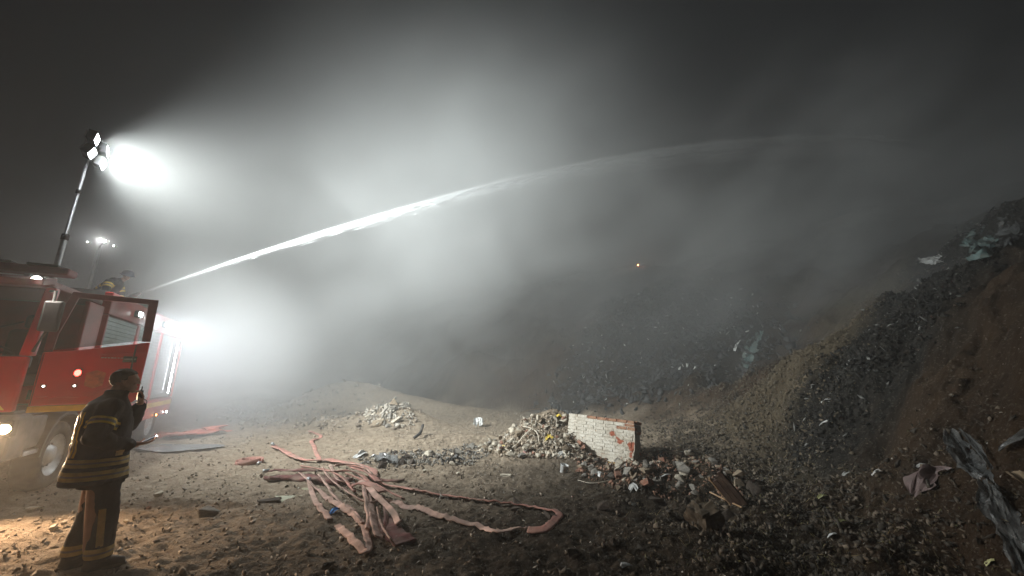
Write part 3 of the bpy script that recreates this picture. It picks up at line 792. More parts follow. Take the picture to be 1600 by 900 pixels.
def head(bm, c, tilt=0.0, yaw=0.0):
    """skull, face and ears about centre c (middle of the head), nose towards +x"""
    Rm = Matrix.Rotation(yaw, 3, 'Z') @ Matrix.Rotation(tilt, 3, 'Y'); c = Vector(c)
    def T(x, y, z): return c + Rm @ Vector((x, y, z))
    def E(p, r): ellipsoid(bm, T(*p), r, Rm)
    E((-.008, 0, .030), (.098, .076, .088))            # cranium
    E((.040, 0, .015), (.056, .062, .072))             # forehead and cheeks
    E((.040, 0, -.048), (.054, .050, .052))            # jaw
    E((.080, 0, -.086), (.021, .024, .019))            # chin
    capsule(bm, T(.02, .046, -.03), .020, T(-.012, .058, -.012), .018); capsule(bm, T(.02, -.046, -.03), .020, T(-.012, -.058, -.012), .018)
    capsule(bm, T(.086, .028, .032), .011, T(.090, -.028, .032), .011)      # brow ridge
    capsule(bm, T(.092, 0, .026), .0085, T(.112, 0, -.008), .0105)           # nose bridge to tip
    for s in (-1, 1):
        E((.104, s * .010, -.013), (.010, .008, .007))                      # nostril wings
        E((.078, s * .034, -.010), (.018, .018, .016))                      # cheekbones
        E((-.008, s * .077, .000), (.017, .007, .030))                      # ears
        E((-.006, s * .081, -.022), (.009, .006, .010))
    E((.078, 0, -.045), (.022, .030, .022)); capsule(bm, T(.095, -.017, -.042), .0070, T(.095, .017, -.042), .0070, seg=10)   # upper lip
    capsule(bm, T(.092, -.014, -.059), .0075, T(.092, .014, -.059), .0075, seg=10)   # lower lip
    return T, Rm

def hair_cap(c, Rm, parent, m=M_HAIR, grow=1.0):
    """short hair: a ragged shell over the skull, open at the face"""
    bm = bmesh.new(); vs = bmesh.ops.create_icosphere(bm, subdivisions=5, radius=1.0)['verts']
    loc = {}
    for v in vs:
        u = v.co.normalized()
        k = float(vnoise(u.x * 7 + 5, u.z * 7 + u.y * 6, 4)) * .006 + float(vnoise(u.x * 22, u.z * 22 + u.y * 19, 9)) * .005
        p = Vector((u.x * (.104 + k) - .010, u.y * (.083 + k), u.z * (.096 + k) + .033)) * grow
        loc[v] = p; v.co = Vector(c) + Rm @ p
    def outside(p):
        line = -.045 if p.x < -.055 else (-.010 if p.x < -.02 else (.012 if p.x < .018 else .052 + (p.x - .018) * .45))
        return p.z < line + float(vnoise(p.x * 90, p.y * 90, 2)) * .008
    bmesh.ops.delete(bm, geom=[v for v in bm.verts if outside(loc[v])], context='VERTS')
    return link('hair', bm_mesh(bm, 'hair', True, m), parent)

def eyes(T, parent):
    for s in (-1, 1):
        bm = bmesh.new(); bmesh.ops.create_icosphere(bm, subdivisions=2, radius=.0115, matrix=Matrix.Translation(T(.0745, s * .029, .012)))
        link('eye', bm_mesh(bm, 'eye', True, mat('eye_white', (.4, .38, .36), .2)), parent)

# ---- the officer with the radio, standing beside the truck door
PP = Vector((-3.86, 3.80, 0)); PZ = h1(PP.x, PP.y)
def officer():
    P = empty('person', (PP.x, PP.y, PZ - .015), math.atan2(.76, .65))
    P.scale = (1.0,) * 3
    tag(P, 'person in dark turnout coat with yellow bands talking into a radio', 'person')
    bm = bmesh.new()
    hc = (.012, 0, 1.628); T, Rm = head(bm, hc, R(4), R(-6))
    capsule(bm, (-.045, 0, 1.42), .068, (-.018, 0, 1.56), .058); capsule(bm, (.01, 0, 1.44), .045, (.025, 0, 1.54), .040)
    loft(bm, [((-.03, 0, .86), .12, .17), ((-.03, 0, 1.1), .11, .16), ((-.04, 0, 1.38), .12, .20), ((-.04, 0, 1.46), .08, .13)])
    # arms under the sleeves
    capsule(bm, (-.04, -.19, 1.38), .05, (-.10, -.29, 1.14), .042); capsule(bm, (-.10, -.29, 1.14), .040, (.13, -.20, 1.045), .028)
    capsule(bm, (-.02, .19, 1.38), .05, (.12, .30, 1.20), .042); capsule(bm, (.12, .30, 1.20), .040, (.165, .10, 1.40), .028)
    for s in (-1, 1): capsule(bm, (-.02, s * .10, .9), .09, (.0 - s * .03, s * .12, .2), .05)
    # right hand forward holding a phone, left hand raised with the radio
    hand(bm, (.155, -.185, 1.045), (.95, .15, .02), (0, .25, .97), (-.15, .97, -.2), (.25, .55, .45), 1.02, (.4, .8, .5))
    hand(bm, (.165, .085, 1.405), (-.02, -.30, .95), (-.95, -.25, .1), (.25, -.95, -.2), (.55, .75, .55), 1.02)
    b = link('body', fuse(bm, 'body', .0052, 3, M_SKIN), P)
    hair_cap(hc, Rm, P); eyes(T, P)
    # coat
    bm = bmesh.new()
    loft(bm, [((-.040, 0, .735), .228, .235), ((-.043, 0, .80), .220, .232), ((-.048, 0, .95), .204, .226), ((-.050, 0, 1.10), .194, .222),
              ((-.055, 0, 1.25), .190, .235), ((-.060, 0, 1.36), .172, .228), ((-.055, 0, 1.43), .140, .195), ((-.040, 0, 1.475), .100, .125), ((-.028, 0, 1.50), .085, .095)])
    loft(bm, [((-.030, 0, 1.46), .082, .086), ((-.026, 0, 1.50), .082, .084), ((-.016, 0, 1.545), .086, .084)])          # stand collar
    capsule(bm, (-.06, -.185, 1.385), .098, (-.115, -.30, 1.15), .084); capsule(bm, (-.115, -.30, 1.15), .082, (.02, -.255, 1.075), .070); capsule(bm, (.02, -.255, 1.075), .070, (.115, -.205, 1.048), .055)
    capsule(bm, (-.03, .185, 1.38), .096, (.125, .29, 1.20), .082); capsule(bm, (.125, .29, 1.20), .080, (.150, .19, 1.30), .068); capsule(bm, (.150, .19, 1.30), .066, (.168, .115, 1.375), .052)
    bm2 = None
    cm = fuse(bm, 'coat', .0095, 4, M_COAT, .018, 2)
    coat = link('coat', cm, P)
    torso = lambda c, n_: abs(c.y) < .275 and c.x > -.5
    band(cm, 'hem_band', (0, 0, .775), (.04, 0, 1), (.030, .016, .030), (M_TAPED, M_TAPES, M_TAPED), lambda c, n_: c.z < 1.0 and abs(n_.z) < .8, coat)
    band(cm, 'hem_band', (0, 0, .885), (.04, 0, 1), (.026, .014, .026), (M_TAPED, M_TAPES, M_TAPED), lambda c, n_: c.z < 1.0 and abs(n_.z) < .8, coat)
    # upper arm bands square to the sleeve
    for s in (-1, 1):
        a = Vector((-.06, -.185, 1.385)) if s < 0 else Vector((-.03, .185, 1.38)); e = Vector((-.115, -.30, 1.15)) if s < 0 else Vector((.125, .29, 1.20))
        d = (e - a).normalized(); p0 = a + d * .105
        band(cm, 'sleeve_band', p0, d, (.019, .022, .019), (M_TAPEY, M_TAPES, M_TAPEY), lambda c, n_, a=a, d=d, s=s: (c - a - d * (c - a).dot(d)).length < .125 and (c.y * s > .17), coat)
    # vertical tapes down the back and the flank
    band(cm, 'back_band', (0, .005, 0), (0, 1, 0), (.018, .014, .018), (M_TAPEY, M_TAPES, M_TAPEY), lambda c, n_: n_.x < -.35 and .97 < c.z < 1.40, coat)
    band(cm, 'back_band', (0, -.15, 0), (0, 1, 0), (.018, .014, .018), (M_TAPEY, M_TAPES, M_TAPEY), lambda c, n_: n_.x < -.35 and .97 < c.z < 1.36, coat)
    band(cm, 'front_band', (.045, 0, 0), (1, 0, 0), (.05,), (M_TAPED,), lambda c, n_: n_.y < -.15 and .965 < c.z < 1.03 and c.y > -.262, coat)
    # trousers
    bm = bmesh.new()
    loft(bm, [((.01, 0, .70), .155, .19), ((-.01, 0, .80), .16, .195), ((-.03, 0, .95), .155, .19)])
    capsule(bm, (.02, -.095, .84), .112, (.075, -.115, .48), .090); capsule(bm, (.075, -.115, .48), .090, (.090, -.125, .14), .088)
    capsule(bm, (.01, .095, .84), .112, (.01, .11, .48), .090); capsule(bm, (.01, .11, .48), .090, (-.045, .12, .15), .088)
    tm = fuse(bm, 'trousers', .0105, 4, M_COAT, .016, 6)
    tr = link('trousers', tm, P)
    for s, cx in ((-1, .055), (1, -.08)):
        band(tm, 'cuff_band', (0, 0, .115), (0, 0, 1), (.034, .016, .034), (M_TAPED, M_TAPES, M_TAPED), lambda c, n_, s=s: c.y * s > .02 and abs(n_.z) < .75, tr)
    band(tm, 'side_band', (.075, 0, 0), (1, 0, .10), (.045,), (M_TAPED,), lambda c, n_: n_.y < -.35 and .22 < c.z < .52 and c.y < -.1, tr)
    # boots
    for x, y, yaw in ((.09, -.125, -.15), (-.045, .12, .2)):
        bm = bmesh.new(); q = Matrix.Rotation(yaw, 3, 'Z')
        def g(a, b_, c_): v = q @ Vector((a, b_, c_)); return (x + v.x, y + v.y, v.z)
        capsule(bm, g(-.03, 0, .06), .055, g(-.015, 0, .17), .062); capsule(bm, g(-.045, 0, .045), .045, g(.10, 0, .050), .048); capsule(bm, g(.10, 0, .048), .046, g(.155, 0, .040), .036)
        bt = link('boot', fuse(bm, 'boot', .010, 3, M_BOOT), P)
        bm = bmesh.new(); pts = []
        for k in range(22):
            a = 2 * math.pi * k / 22; pts.append((.055 + .145 * math.cos(a), (.048 + .008 * math.cos(a)) * math.sin(a)))
        A = [bm.verts.new(g(a, b_, .0)) for a, b_ in pts]; B = [bm.verts.new(g(a, b_, .026)) for a, b_ in pts]
        bm.faces.new(A); bm.faces.new(B)
        for k in range(22): bm.faces.new([A[k], A[(k + 1) % 22], B[(k + 1) % 22], B[k]])
        link('sole', bm_mesh(bm, 'sole', mat=M_BLK), bt)
    return P
OFF = officer()
def held(x, y, z):
    return OFF.matrix_basis @ Vector((x, y, z))
def radio():
    c = held(.148, .055, 1.495)
    o = empty('handheld_radio', c, OFF.rotation_euler.z + .1)
    tag(o, 'small black radio held up to the mouth with its cord hanging', 'radio')
    rb = box('radio_case', -.018, .018, -.028, .028, -.050, .045, M_TRIM, o, .006)
    tube('antenna', [(0, -.02, .045), (0, -.02, .085)], .005, M_TRIM, o, 8)
    box('grille', -.021, -.0185, -.02, .02, -.01, .03, M_GREYP, o, .001)
    box('dial', -.008, .008, .005, .02, .046, .056, M_ALU, o, .002)
    tube('cord', [(.02, -.02, -.03), (.055, -.03, -.06), (.060, -.03, -.13), (.045, -.03, -.20), (.025, -.03, -.27)], [.0035, .0035, .0035, .0045, .006], M_TRIM, o, 6)
radio()
def phone():
    c = held(.262, -.165, 1.076)
    o = empty('mobile_phone', c, OFF.rotation_euler.z + .1)
    o.scale = (.8, .9, .8); tag(o, 'mobile phone with a glowing screen held low in the hand', 'phone')
    M4 = Euler((R(-20), R(-24), 0)).to_matrix().to_4x4()
    box('phone_case', -.075, .075, -.036, .036, -.005, .004, M_TRIM, o, .003, M4)
    box('screen', -.070, .070, -.033, .033, .0042, .0052, emis('lit_screen', (.85, .90, 1), 1.6), o, 0, M4)
    bm = bmesh.new(); bmesh.ops.create_icosphere(bm, subdivisions=2, radius=.006, matrix=Matrix.Translation(M4 @ Vector((.066, -.037, 0))))
    link('torch', bm_mesh(bm, 'torch', True, emis('phone_torch', (1, .97, .93), 120)), o)
    d = bpy.data.lights.new('torch_light', 'SPOT'); d.energy = 1.5; d.spot_size = R(120); d.shadow_soft_size = .01
    L = bpy.data.objects.new('torch_light', d); COL.objects.link(L); L.parent = o; L.location = M4 @ Vector((.085, -.045, 0)); L.rotation_euler = Vector((.8, -.6, -.1)).to_track_quat('-Z', 'Y').to_euler()
phone()

# ---- the firefighter on the truck roof, bent over the water monitor
def roof_fighter():
    jd = Vector((JETD.x, JETD.y, 0)).normalized()
    hands_at = JET0 - JETD * .75 - JETD * .30
    foot = JET0 - jd * .98 + Vector((-jd.y, jd.x, 0)) * .12; foot.z = 2.80
    P = empty('person', foot, math.atan2(jd.y, jd.x))
    tag(P, 'person in dark yellow banded coat aiming the water cannon on the truck roof', 'person')
    def L(v):
        d = v - foot; c, s = jd.x, jd.y; return Vector((d.x * c + d.y * s, -d.x * s + d.y * c, d.z))
    hr = L(JET0 - JETD * .52) + Vector((0, -.16, .02)); hl = L(JET0 - JETD * .52) + Vector((0, .16, .02))
    bm = bmesh.new(); hc = (.52, -.02, 1.50); T, Rm = head(bm, hc, R(22), R(-35))
    capsule(bm, (.34, 0, 1.28), .065, (.48, 0, 1.43), .055)
    capsule(bm, (.02, 0, .92), .15, (.28, 0, 1.25), .15)
    for s, h_ in ((-1, hr), (1, hl)):
        sh = Vector((.30, s * .19, 1.25)); el = (sh + h_) / 2 + Vector((-.05, s * .12, -.08))
        capsule(bm, sh, .055, el, .042); capsule(bm, el, .042, h_ - Vector((.07, 0, 0)), .03)
        hand(bm, h_ - Vector((.07, 0, -.01)), (1, 0, -.1), (0, 0, -1), (0, -s, 0), (.8, .9, .6), 1.0)
        capsule(bm, (0, s * .1, .9), .09, (.0, s * .15, .15), .05)
    link('body', fuse(bm, 'body', .008, 3, M_SKIN), P); 
    bm = bmesh.new()
    capsule(bm, (-.02, 0, .80), .20, (.10, 0, 1.02), .19, ((0, 1, 0), 1.15)); capsule(bm, (.10, 0, 1.02), .19, (.29, 0, 1.27), .165, ((0, 1, 0), 1.25)); capsule(bm, (.33, 0, 1.30), .10, (.39, 0, 1.36), .085)
    segs = []
    for s, h_ in ((-1, hr), (1, hl)):
        sh = Vector((.28, s * .18, 1.27)); el = (sh + h_) / 2 + Vector((-.05, s * .12, -.08)); segs.append((sh, el, h_, s))
        capsule(bm, sh, .09, el, .075); capsule(bm, el, .075, h_ - Vector((.12, 0, 0)), .052)
    cm = fuse(bm, 'coat', .014, 3, M_COAT, .012, 4); coat = link('coat', cm, P)
    for sh, el, h_, s in segs:
        d = (el - sh).normalized(); band(cm, 'sleeve_band', sh + d * .06, d, (.05, .03, .05), (M_TAPEY, M_TAPES, M_TAPEY), lambda c, n_, sh=sh, d=d, s=s: c.y * s > .13 and (c - sh - d * (c - sh).dot(d)).length < .13, coat, .005)
        d = (h_ - el).normalized(); band(cm, 'cuff_band', el + d * .04, d, (.16,), (M_TAPEY,), lambda c, n_, el=el, d=d, s=s: (c - el - d * (c - el).dot(d)).length < .11 and c.x > el.x and n_.z > .1, coat, .005)
    d = Vector((.75, 0, .66)); band(cm, 'chest_band', Vector((.10, 0, 1.02)), d, (.05, .04, .05), (M_TAPEY, M_TAPES, M_TAPEY), lambda c, n_: abs(c.y) < .22, coat, .005)
    bm = bmesh.new()
    for s in (-1, 1): capsule(bm, (0, s * .10, .86), .12, (.04, s * .14, .48), .10); capsule(bm, (.04, s * .14, .48), .10, (-.02, s * .16, .12), .095)
    link('trousers', fuse(bm, 'trousers', .016, 3, M_COAT, .014, 8), P)
    for s in (-1, 1):
        bm = bmesh.new(); capsule(bm, (-.04, s * .16, .06), .055, (.12, s * .16, .05), .048); capsule(bm, (-.03, s * .16, .06), .06, (-.02, s * .16, .16), .06)
        link('boot', fuse(bm, 'boot', .014, 2, M_BOOT), P)
    # helmet with a brim, its chin strap left off
    bm = bmesh.new(); rings = []
    for r, z in ((.001, .150), (.05, .145), (.09, .122), (.118, .080), (.126, .035), (.150, .020), (.154, .014), (.124, .018)):
        rings.append([bm.verts.new(Vector(hc) + Rm @ Vector((r * 1.12 * math.cos(a), r * math.sin(a), z))) for a in [2 * math.pi * k / 28 for k in range(28)]])
    for A, B in zip(rings[:-1], rings[1:]):
        for k in range(28): bm.faces.new([A[k], A[(k + 1) % 28], B[(k + 1) % 28], B[k]])
    link('helmet', bm_mesh(bm, 'helmet', True, mat('dark_blue_helmet', (.05, .055, .09), .35)), P)
roof_fighter()
# ------------------------------------------------------------------ hoses
def hose_mat(name, col):
    return mat(name, col, .85, var=.4, scale=5, bump=.6, bscale=200, dust=.7, dustcol=(.27, .20, .155))
M_HOSE = [hose_mat('faded_red_canvas', (.40, .19, .15)), hose_mat('pale_pink_canvas', (.46, .30, .245)), hose_mat('dark_red_canvas', (.13, .04, .033))]

def smooth_path(P, step=.05):
    P = [Vector(p) for p in P]; out = []
    for i in range(len(P) - 1):
        p0, p1, p2, p3 = P[max(0, i - 1)], P[i], P[i + 1], P[min(len(P) - 1, i + 2)]
        n = max(2, int((p2 - p1).length / step))
        for k in range(n):
            t = k / n
            out.append(.5 * ((2 * p1) + (-p0 + p2) * t + (2 * p0 - 5 * p1 + 4 * p2 - p3) * t * t + (-p0 + 3 * p1 - 3 * p2 + p3) * t ** 3))
    out.append(P[-1]); return out

def flat_hose(px, label, width=.085, thick=.012, lift=.0, roll=None, m=0, couple=False, group='flat fire hoses dumped in a tangle on the yard', seed=0):
    """an empty lay-flat hose following the ground along surveyed points; roll: bank angle along the way"""
    P = []
    for q in px:
        g = on_ground(q[0], q[1]); g.z += (q[2] if len(q) > 2 else 0.0); P.append(g)
    P = smooth_path(P, .035)
    for i, p in enumerate(P): p.x += float(vnoise(i * .13, seed + 9.5, 4)) * .022; p.y += float(vnoise(i * .13, seed + 2.5, 8)) * .022
    n = len(P); bm = bmesh.new(); rings = []; W = []
    for i, p in enumerate(P):
        a = P[max(0, i - 1)]; b = P[min(n - 1, i + 1)]; d = (b - a); d.z *= .5; d.normalize()
        s = Vector((d.y, -d.x, 0)).normalized()
        r = (roll(i / n) if roll else 0) + float(vnoise(i * .11, seed + .5, 3)) * .35
        sv = s * math.cos(r) + Vector((0, 0, 1)) * math.sin(r); up = sv.cross(d).normalized()
        if up.z < 0: up = -up
        gz = h1(p.x, p.y) + .012 + lift + abs(math.sin(r)) * width * .45
        c = Vector((p.x, p.y, max(gz, p.z + .012 + lift)))
        W.append(c)
        ww = width * .5 * (1 + .12 * float(vnoise(i * .12, seed, 5))); tt = thick * .5
        ring = [c + sv * (ww * x) + up * (tt * y) for x, y in ((-1, 0), (-.93, .9), (-.5, 1.15), (0, 1.0), (.5, 1.15), (.93, .9), (1, 0), (.93, -.9), (.5, -1.1), (0, -1), (-.5, -1.1), (-.93, -.9))]
        rings.append([bm.verts.new(v) for v in ring])
    for A, B in zip(rings[:-1], rings[1:]):
        for k in range(12): bm.faces.new([A[k], A[(k + 1) % 12], B[(k + 1) % 12], B[k]])
    bm.faces.new(rings[0][::-1]); bm.faces.new(rings[-1])
    root = empty('fire_hose', W[0]); tag(root, label, 'fire hose', group)
    for v in bm.verts: v.co -= W[0]
    link('canvas', bm_mesh(bm, 'canvas', True, M_HOSE[m]), root)
    if couple:
        d = (W[0] - W[3]).normalized()
        cp = tube('coupling', [Vector((0, 0, .012)) - d * .02, d * .04 + Vector((0, 0, .012)), d * .041 + Vector((0, 0, .012)), d * .085 + Vector((0, 0, .012))], [.028, .028, .036, .036], M_ALU, root, 14)
    return root

flat_hose([(427, 700), (440, 706), (461, 717), (480, 722), (512, 722), (549, 728), (581, 738), (583, 750)], 'hose along the far edge of the tangle ending in a raised fold', .13, .015, .03, m=0, seed=1, couple=True)
flat_hose([(499, 722), (494, 708), (490, 697), (487, 689), (500, 685), (499, 680), (483, 674)], 'thin hose snaking away from the tangle towards the smoke', .09, .012, .0, m=0, seed=2)
flat_hose([(416, 752), (440, 750), (464, 749), (500, 752), (545, 757)], 'thick dark folded hose flake at the left end of the tangle', .26, .05, .02, m=2, seed=3, couple=False)
flat_hose([(418, 746), (440, 744), (468, 743), (505, 745)], 'upper dark red fold lying on the thick hose flake', .14, .02, .08, m=2, seed=4, couple=True)
flat_hose([(464, 745, .08), (480, 758, .05), (507, 778), (533, 796), (555, 812), (571, 838), (576, 860), (570, 868), (556, 858), (540, 840), (528, 825)], 'pale hose curling in a long hairpin at the near end of the tangle', .072, .014, .015, lambda t: .5 * math.sin(t * 9), 1, seed=5)
flat_hose([(482, 760, .05), (488, 775), (499, 796), (516, 815)], 'short pale hose end pointing at the blue rag', .072, .014, .01, m=1, seed=6, couple=True)
flat_hose([(503, 742, .06), (517, 762, .05), (539, 777, .03), (563, 792, .02), (582, 798, .03), (592, 790, .05)], 'hose crossing the middle of the tangle with a sharp kink', .08, .014, .05, lambda t: .6, 1, seed=7)
flat_hose([(515, 738, .10), (522, 752, .10), (530, 762, .08), (550, 765, .07), (572, 768, .05), (600, 783), (640, 798), (680, 808), (720, 818), (752, 828), (778, 834), (800, 831), (823, 829)], 'long pale hose running out along the near side of the loop', .072, .014, .01, lambda t: .45 * math.sin(t * 7), 1, seed=8)
flat_hose([(583, 754, .03), (600, 759), (630, 764), (670, 772), (710, 779), (750, 785), (800, 792), (842, 798), (868, 804), (874, 810), (862, 822), (852, 832), (826, 833)], 'long red hose stretched straight behind the dark clod then doubled back', .10, .016, .01, lambda t: .3, 0, seed=9, couple=True)
flat_hose([(571, 779, .04), (578, 800, .03), (583, 828), (590, 853)], 'hose hanging down the middle of the near bunch', .10, .016, .05, lambda t: .5, 1, seed=10)
flat_hose([(560, 770, .10), (575, 780, .09), (590, 796, .08), (613, 812, .03), (622, 830)], 'hose slanting down the right side of the near bunch', .072, .014, .05, lambda t: -.5, 1, seed=11)
flat_hose([(590, 808, .04), (597, 832), (608, 852), (613, 860)], 'dark edged hose end at the bottom of the near bunch', .08, .014, .03, lambda t: .9, 1, seed=12)
flat_hose([(594, 813, .02), (612, 832), (634, 852)], 'broad dark red hose fold lying flat at the near right of the bunch', .24, .03, .0, m=2, seed=13, couple=False)
flat_hose([(540, 738, .05), (556, 748, .06), (575, 756, .06), (590, 768, .04)], 'broad faded hose over the top of the bunch', .12, .016, .09, lambda t: .3, 0, seed=14)
flat_hose([(496, 746, .06), (520, 752, .08), (545, 752, .09), (566, 760, .08), (578, 774, .05)], 'red hose woven under the broad faded one', .10, .016, .06, lambda t: .4, 0, seed=15)
flat_hose([(548, 776, .05), (562, 776, .09), (578, 780, .09), (596, 786, .05)], 'short red doubled fold beside the kinked hose', .10, .02, .08, m=0, seed=16, couple=False)
flat_hose([(585, 752, .05), (600, 752), (618, 753), (630, 751)], 'short dark hose stub with a metal end behind the red hose', .055, .03, .0, m=2, seed=17)

for k, (pp, w_, lf, mm, lab) in enumerate([
    ([(498, 750, .05), (512, 770, .04), (530, 790, .02), (552, 806), (566, 826)], .055, .02, 1, 'pale hose running just inside the long hairpin'),
    ([(566, 772, .08), (570, 794, .05), (574, 818, .02), (574, 840)], .06, .05, 1, 'hose falling straight down between the two near bends'),
    ([(540, 757, .09), (562, 768, .10), (588, 776, .08), (612, 782, .02), (630, 790)], .07, .06, 0, 'red hose sliding off the right shoulder of the tangle'),
    ([(520, 745, .09), (541, 743, .10), (564, 746, .09), (582, 758, .06)], .07, .08, 1, 'pale hose arched along the top of the tangle'),
    ([(600, 806, .06), (604, 820, .03), (600, 838), (592, 850)], .05, .03, 2, 'dark red hose tail tucked against the near bunch'),
    ([(470, 738, .05), (490, 742, .06), (512, 748, .08), (536, 762, .08), (552, 780, .05)], .06, .04, 0, 'red hose diving under the kinked one from the left')]):
    flat_hose(pp, lab, w_, .022, lf, lambda t: .5, mm, seed=40 + k)

def hose_coil(px, py, label, r=.24, turns=3.3, m=0):
    c = on_ground(px, py); root = empty('hose_coil', c); tag(root, label, 'hose coil')
    bm = bmesh.new(); rings = []; n = 90
    for i in range(n):
        t = i / n; a = t * turns * 2 * math.pi; rr = r * (1 - .62 * t) + .012 * math.sin(a * 3)
        p = Vector((rr * math.cos(a), rr * math.sin(a) * .8, .045 + .02 * math.sin(a * 1.3)))
        rad = Vector((math.cos(a), math.sin(a), 0)) * .007
        z = Vector((0, 0, .042))
        rings.append([bm.verts.new(p + rad + z), bm.verts.new(p - rad + z), bm.verts.new(p - rad - z), bm.verts.new(p + rad - z)])
    for A, B in zip(rings[:-1], rings[1:]):
        for k in range(4): bm.faces.new([A[k], A[(k + 1) % 4], B[(k + 1) % 4], B[k]])
    bm.faces.new(rings[0]); bm.faces.new(rings[-1][::-1])
    link('canvas', bm_mesh(bm, 'canvas', True, M_HOSE[m]), root)
    tube('coupling', [(r + .0, -.02, .03), (r + .0, -.10, .03)], .03, M_ALU, root, 12)
hose_coil(387, 725, 'rolled red hose lying alone between the tangle and the truck', .27)

# ------------------------------------------------------------------ stones, bricks and rubble
M_STONE = [mat('grey_concrete_rubble', (.20, .185, .16), .9, var=.3, scale=9, bump=.5, bscale=30, dust=.5, dustcol=(.24, .20, .16)),
           mat('tan_stone', (.24, .185, .125), .9, var=.3, scale=8, bump=.5, bscale=28, dust=.4),
           mat('red_brick_lump', (.24, .11, .07), .92, var=.3, scale=10, bump=.5, bscale=40, dust=.5, dustcol=(.30, .24, .18)),
           mat('dark_clod_earth', (.055, .042, .032), .95, var=.35, scale=10, bump=.7, bscale=26),
           mat('pale_mortar_lump', (.47, .42, .335), .9, var=.3, scale=10, bump=.4, bscale=40, dust=.4, dustcol=(.3, .25, .19))]
def chunk_mesh(seed, n=11, flat=1.0, brick=False):
    r = random.Random(seed); bm = bmesh.new()
    if brick:
        L, W, H = .5 * r.uniform(.7, 1.05), .26, .17
        bmesh.ops.create_cube(bm, size=1.0)
        for v in bm.verts: v.co = Vector((v.co.x * 2 * L + r.uniform(-.04, .04), v.co.y * 2 * W + r.uniform(-.02, .02), v.co.z * 2 * H + r.uniform(-.02, .02)))
        bmesh.ops.bisect_plane(bm, geom=bm.verts[:] + bm.edges[:] + bm.faces[:], plane_co=(L * .75, 0, 0), plane_no=(1, r.uniform(-.7, .7), r.uniform(-.5, .5)), clear_outer=True)
        bmesh.ops.holes_fill(bm, edges=[e for e in bm.edges if e.is_boundary])
    else:
        vs = [bm.verts.new((r.uniform(-.5, .5), r.uniform(-.4, .4), r.uniform(-.34, .34) * flat)) for _ in range(n)]
        h = bmesh.ops.convex_hull(bm, input=vs)
        bmesh.ops.delete(bm, geom=[g for g in h['geom_interior'] if isinstance(g, bmesh.types.BMVert)], context='VERTS')
    bmesh.ops.bevel(bm, geom=bm.edges[:], offset=.03, segments=1, affect='EDGES')
    return bm
CH = {}
for mi in range(5):
    CH[mi] = [bm_mesh(chunk_mesh(100 * mi + k, 10 + k % 5, .8 + .2 * (k % 3), brick=(mi == 2 and k % 2 == 0)), 'stone', mat=M_STONE[mi]) for k in range(8)]
NAMES = {0: 'concrete_lump', 1: 'stone', 2: 'broken_brick', 3: 'earth_clod', 4: 'mortar_lump'}
CATS = {0: 'rubble', 1: 'stone', 2: 'brick', 3: 'earth clod', 4: 'rubble'}
def place_chunk(mi, x, y, size, label, group=None, dz=0.0, rot=None, z=None):
    me = random.choice(CH[mi]); o = link(NAMES[mi], me)
    o.scale = (size * random.uniform(.85, 1.2), size * random.uniform(.8, 1.1), size * random.uniform(.8, 1.1))
    o.rotation_euler = rot or (random.uniform(-.6, .6), random.uniform(-.6, .6), random.uniform(0, 6.28))
    o.location = (x, y, (h1(x, y) if z is None else z) + size * .16 + dz)
    tag(o, label, CATS[mi], group); return o

def rand_in(px_poly):
    xs_ = [p[0] for p in px_poly]; ys_ = [p[1] for p in px_poly]
    while True:
        x, y = random.uniform(min(xs_), max(xs_)), random.uniform(min(ys_), max(ys_))
        if in_poly(np.array([x]), np.array([y]), px_poly)[0]: return x, y

# rock pile to the right of and under the painted block: a real heap, stones resting on stones
def heap_z(x, y): return 0
ROCKS = [(900, 716), (1010, 708), (1060, 704), (1120, 722), (1166, 742), (1162, 778), (1090, 778), (1010, 772), (960, 764), (905, 742)]
WT = [0, 0, 1, 1, 2, 4]
RW = np.array([tuple(on_ground(*p)[:2]) for p in ROCKS])
occ = []
def pile(polyw, n, smin, smax, wt, label_of, group_of, layers=3, power=2.0, zones=('left part', 'right part')):
    x0, y0 = polyw.min(0); x1, y1 = polyw.max(0); cx, cy_ = polyw.mean(0); P = [tuple(p) for p in polyw]; k = 0; tries = 0
    while k < n and tries < n * 60:
        tries += 1
        x, y = random.uniform(x0, x1), random.uniform(y0, y1)
        if not in_poly(np.array([x]), np.array([y]), P)[0]: continue
        s = smin + (smax - smin) * random.random() ** power
        z = h1(x, y); top = 0
        for (ox, oy, oz, os_) in occ:
            d = math.hypot(x - ox, y - oy)
            if d < (s + os_) * .36: top = max(top, oz + os_ * .42 * (1 - d / ((s + os_) * .45)) - z)
        if top > smax * layers * .5: continue
        mi = random.choice(wt); 
        q = (x - x0) / (x1 - x0); w_ = (y - y0) / (y1 - y0); far = 'back edge' if w_ > .6 else ('front edge' if w_ < .35 else 'middle')
        big = 'large ' if s > smin + .45 * (smax - smin) else ('small ' if s < smin + .12 * (smax - smin) else '')
        lab = big + label_of(mi).replace('small ', '') + ', ' + far + ' ' + zones[min(len(zones) - 1, int(q * len(zones)))]
        o = place_chunk(mi, x, y, s, lab, lab, dz=top)
        occ.append((x, y, z + top, s)); k += 1
LB = {0: 'grey concrete lump in the rock heap', 1: 'tan stone in the rock heap', 2: 'broken red brick in the rock heap', 4: 'pale mortar lump in the rock heap'}
pile(RW, 170, .09, .27, WT, lambda m: LB[m], lambda m: '', zones=('below the bucket', 'below the block', 'near the slab', 'beside the door leaf'))

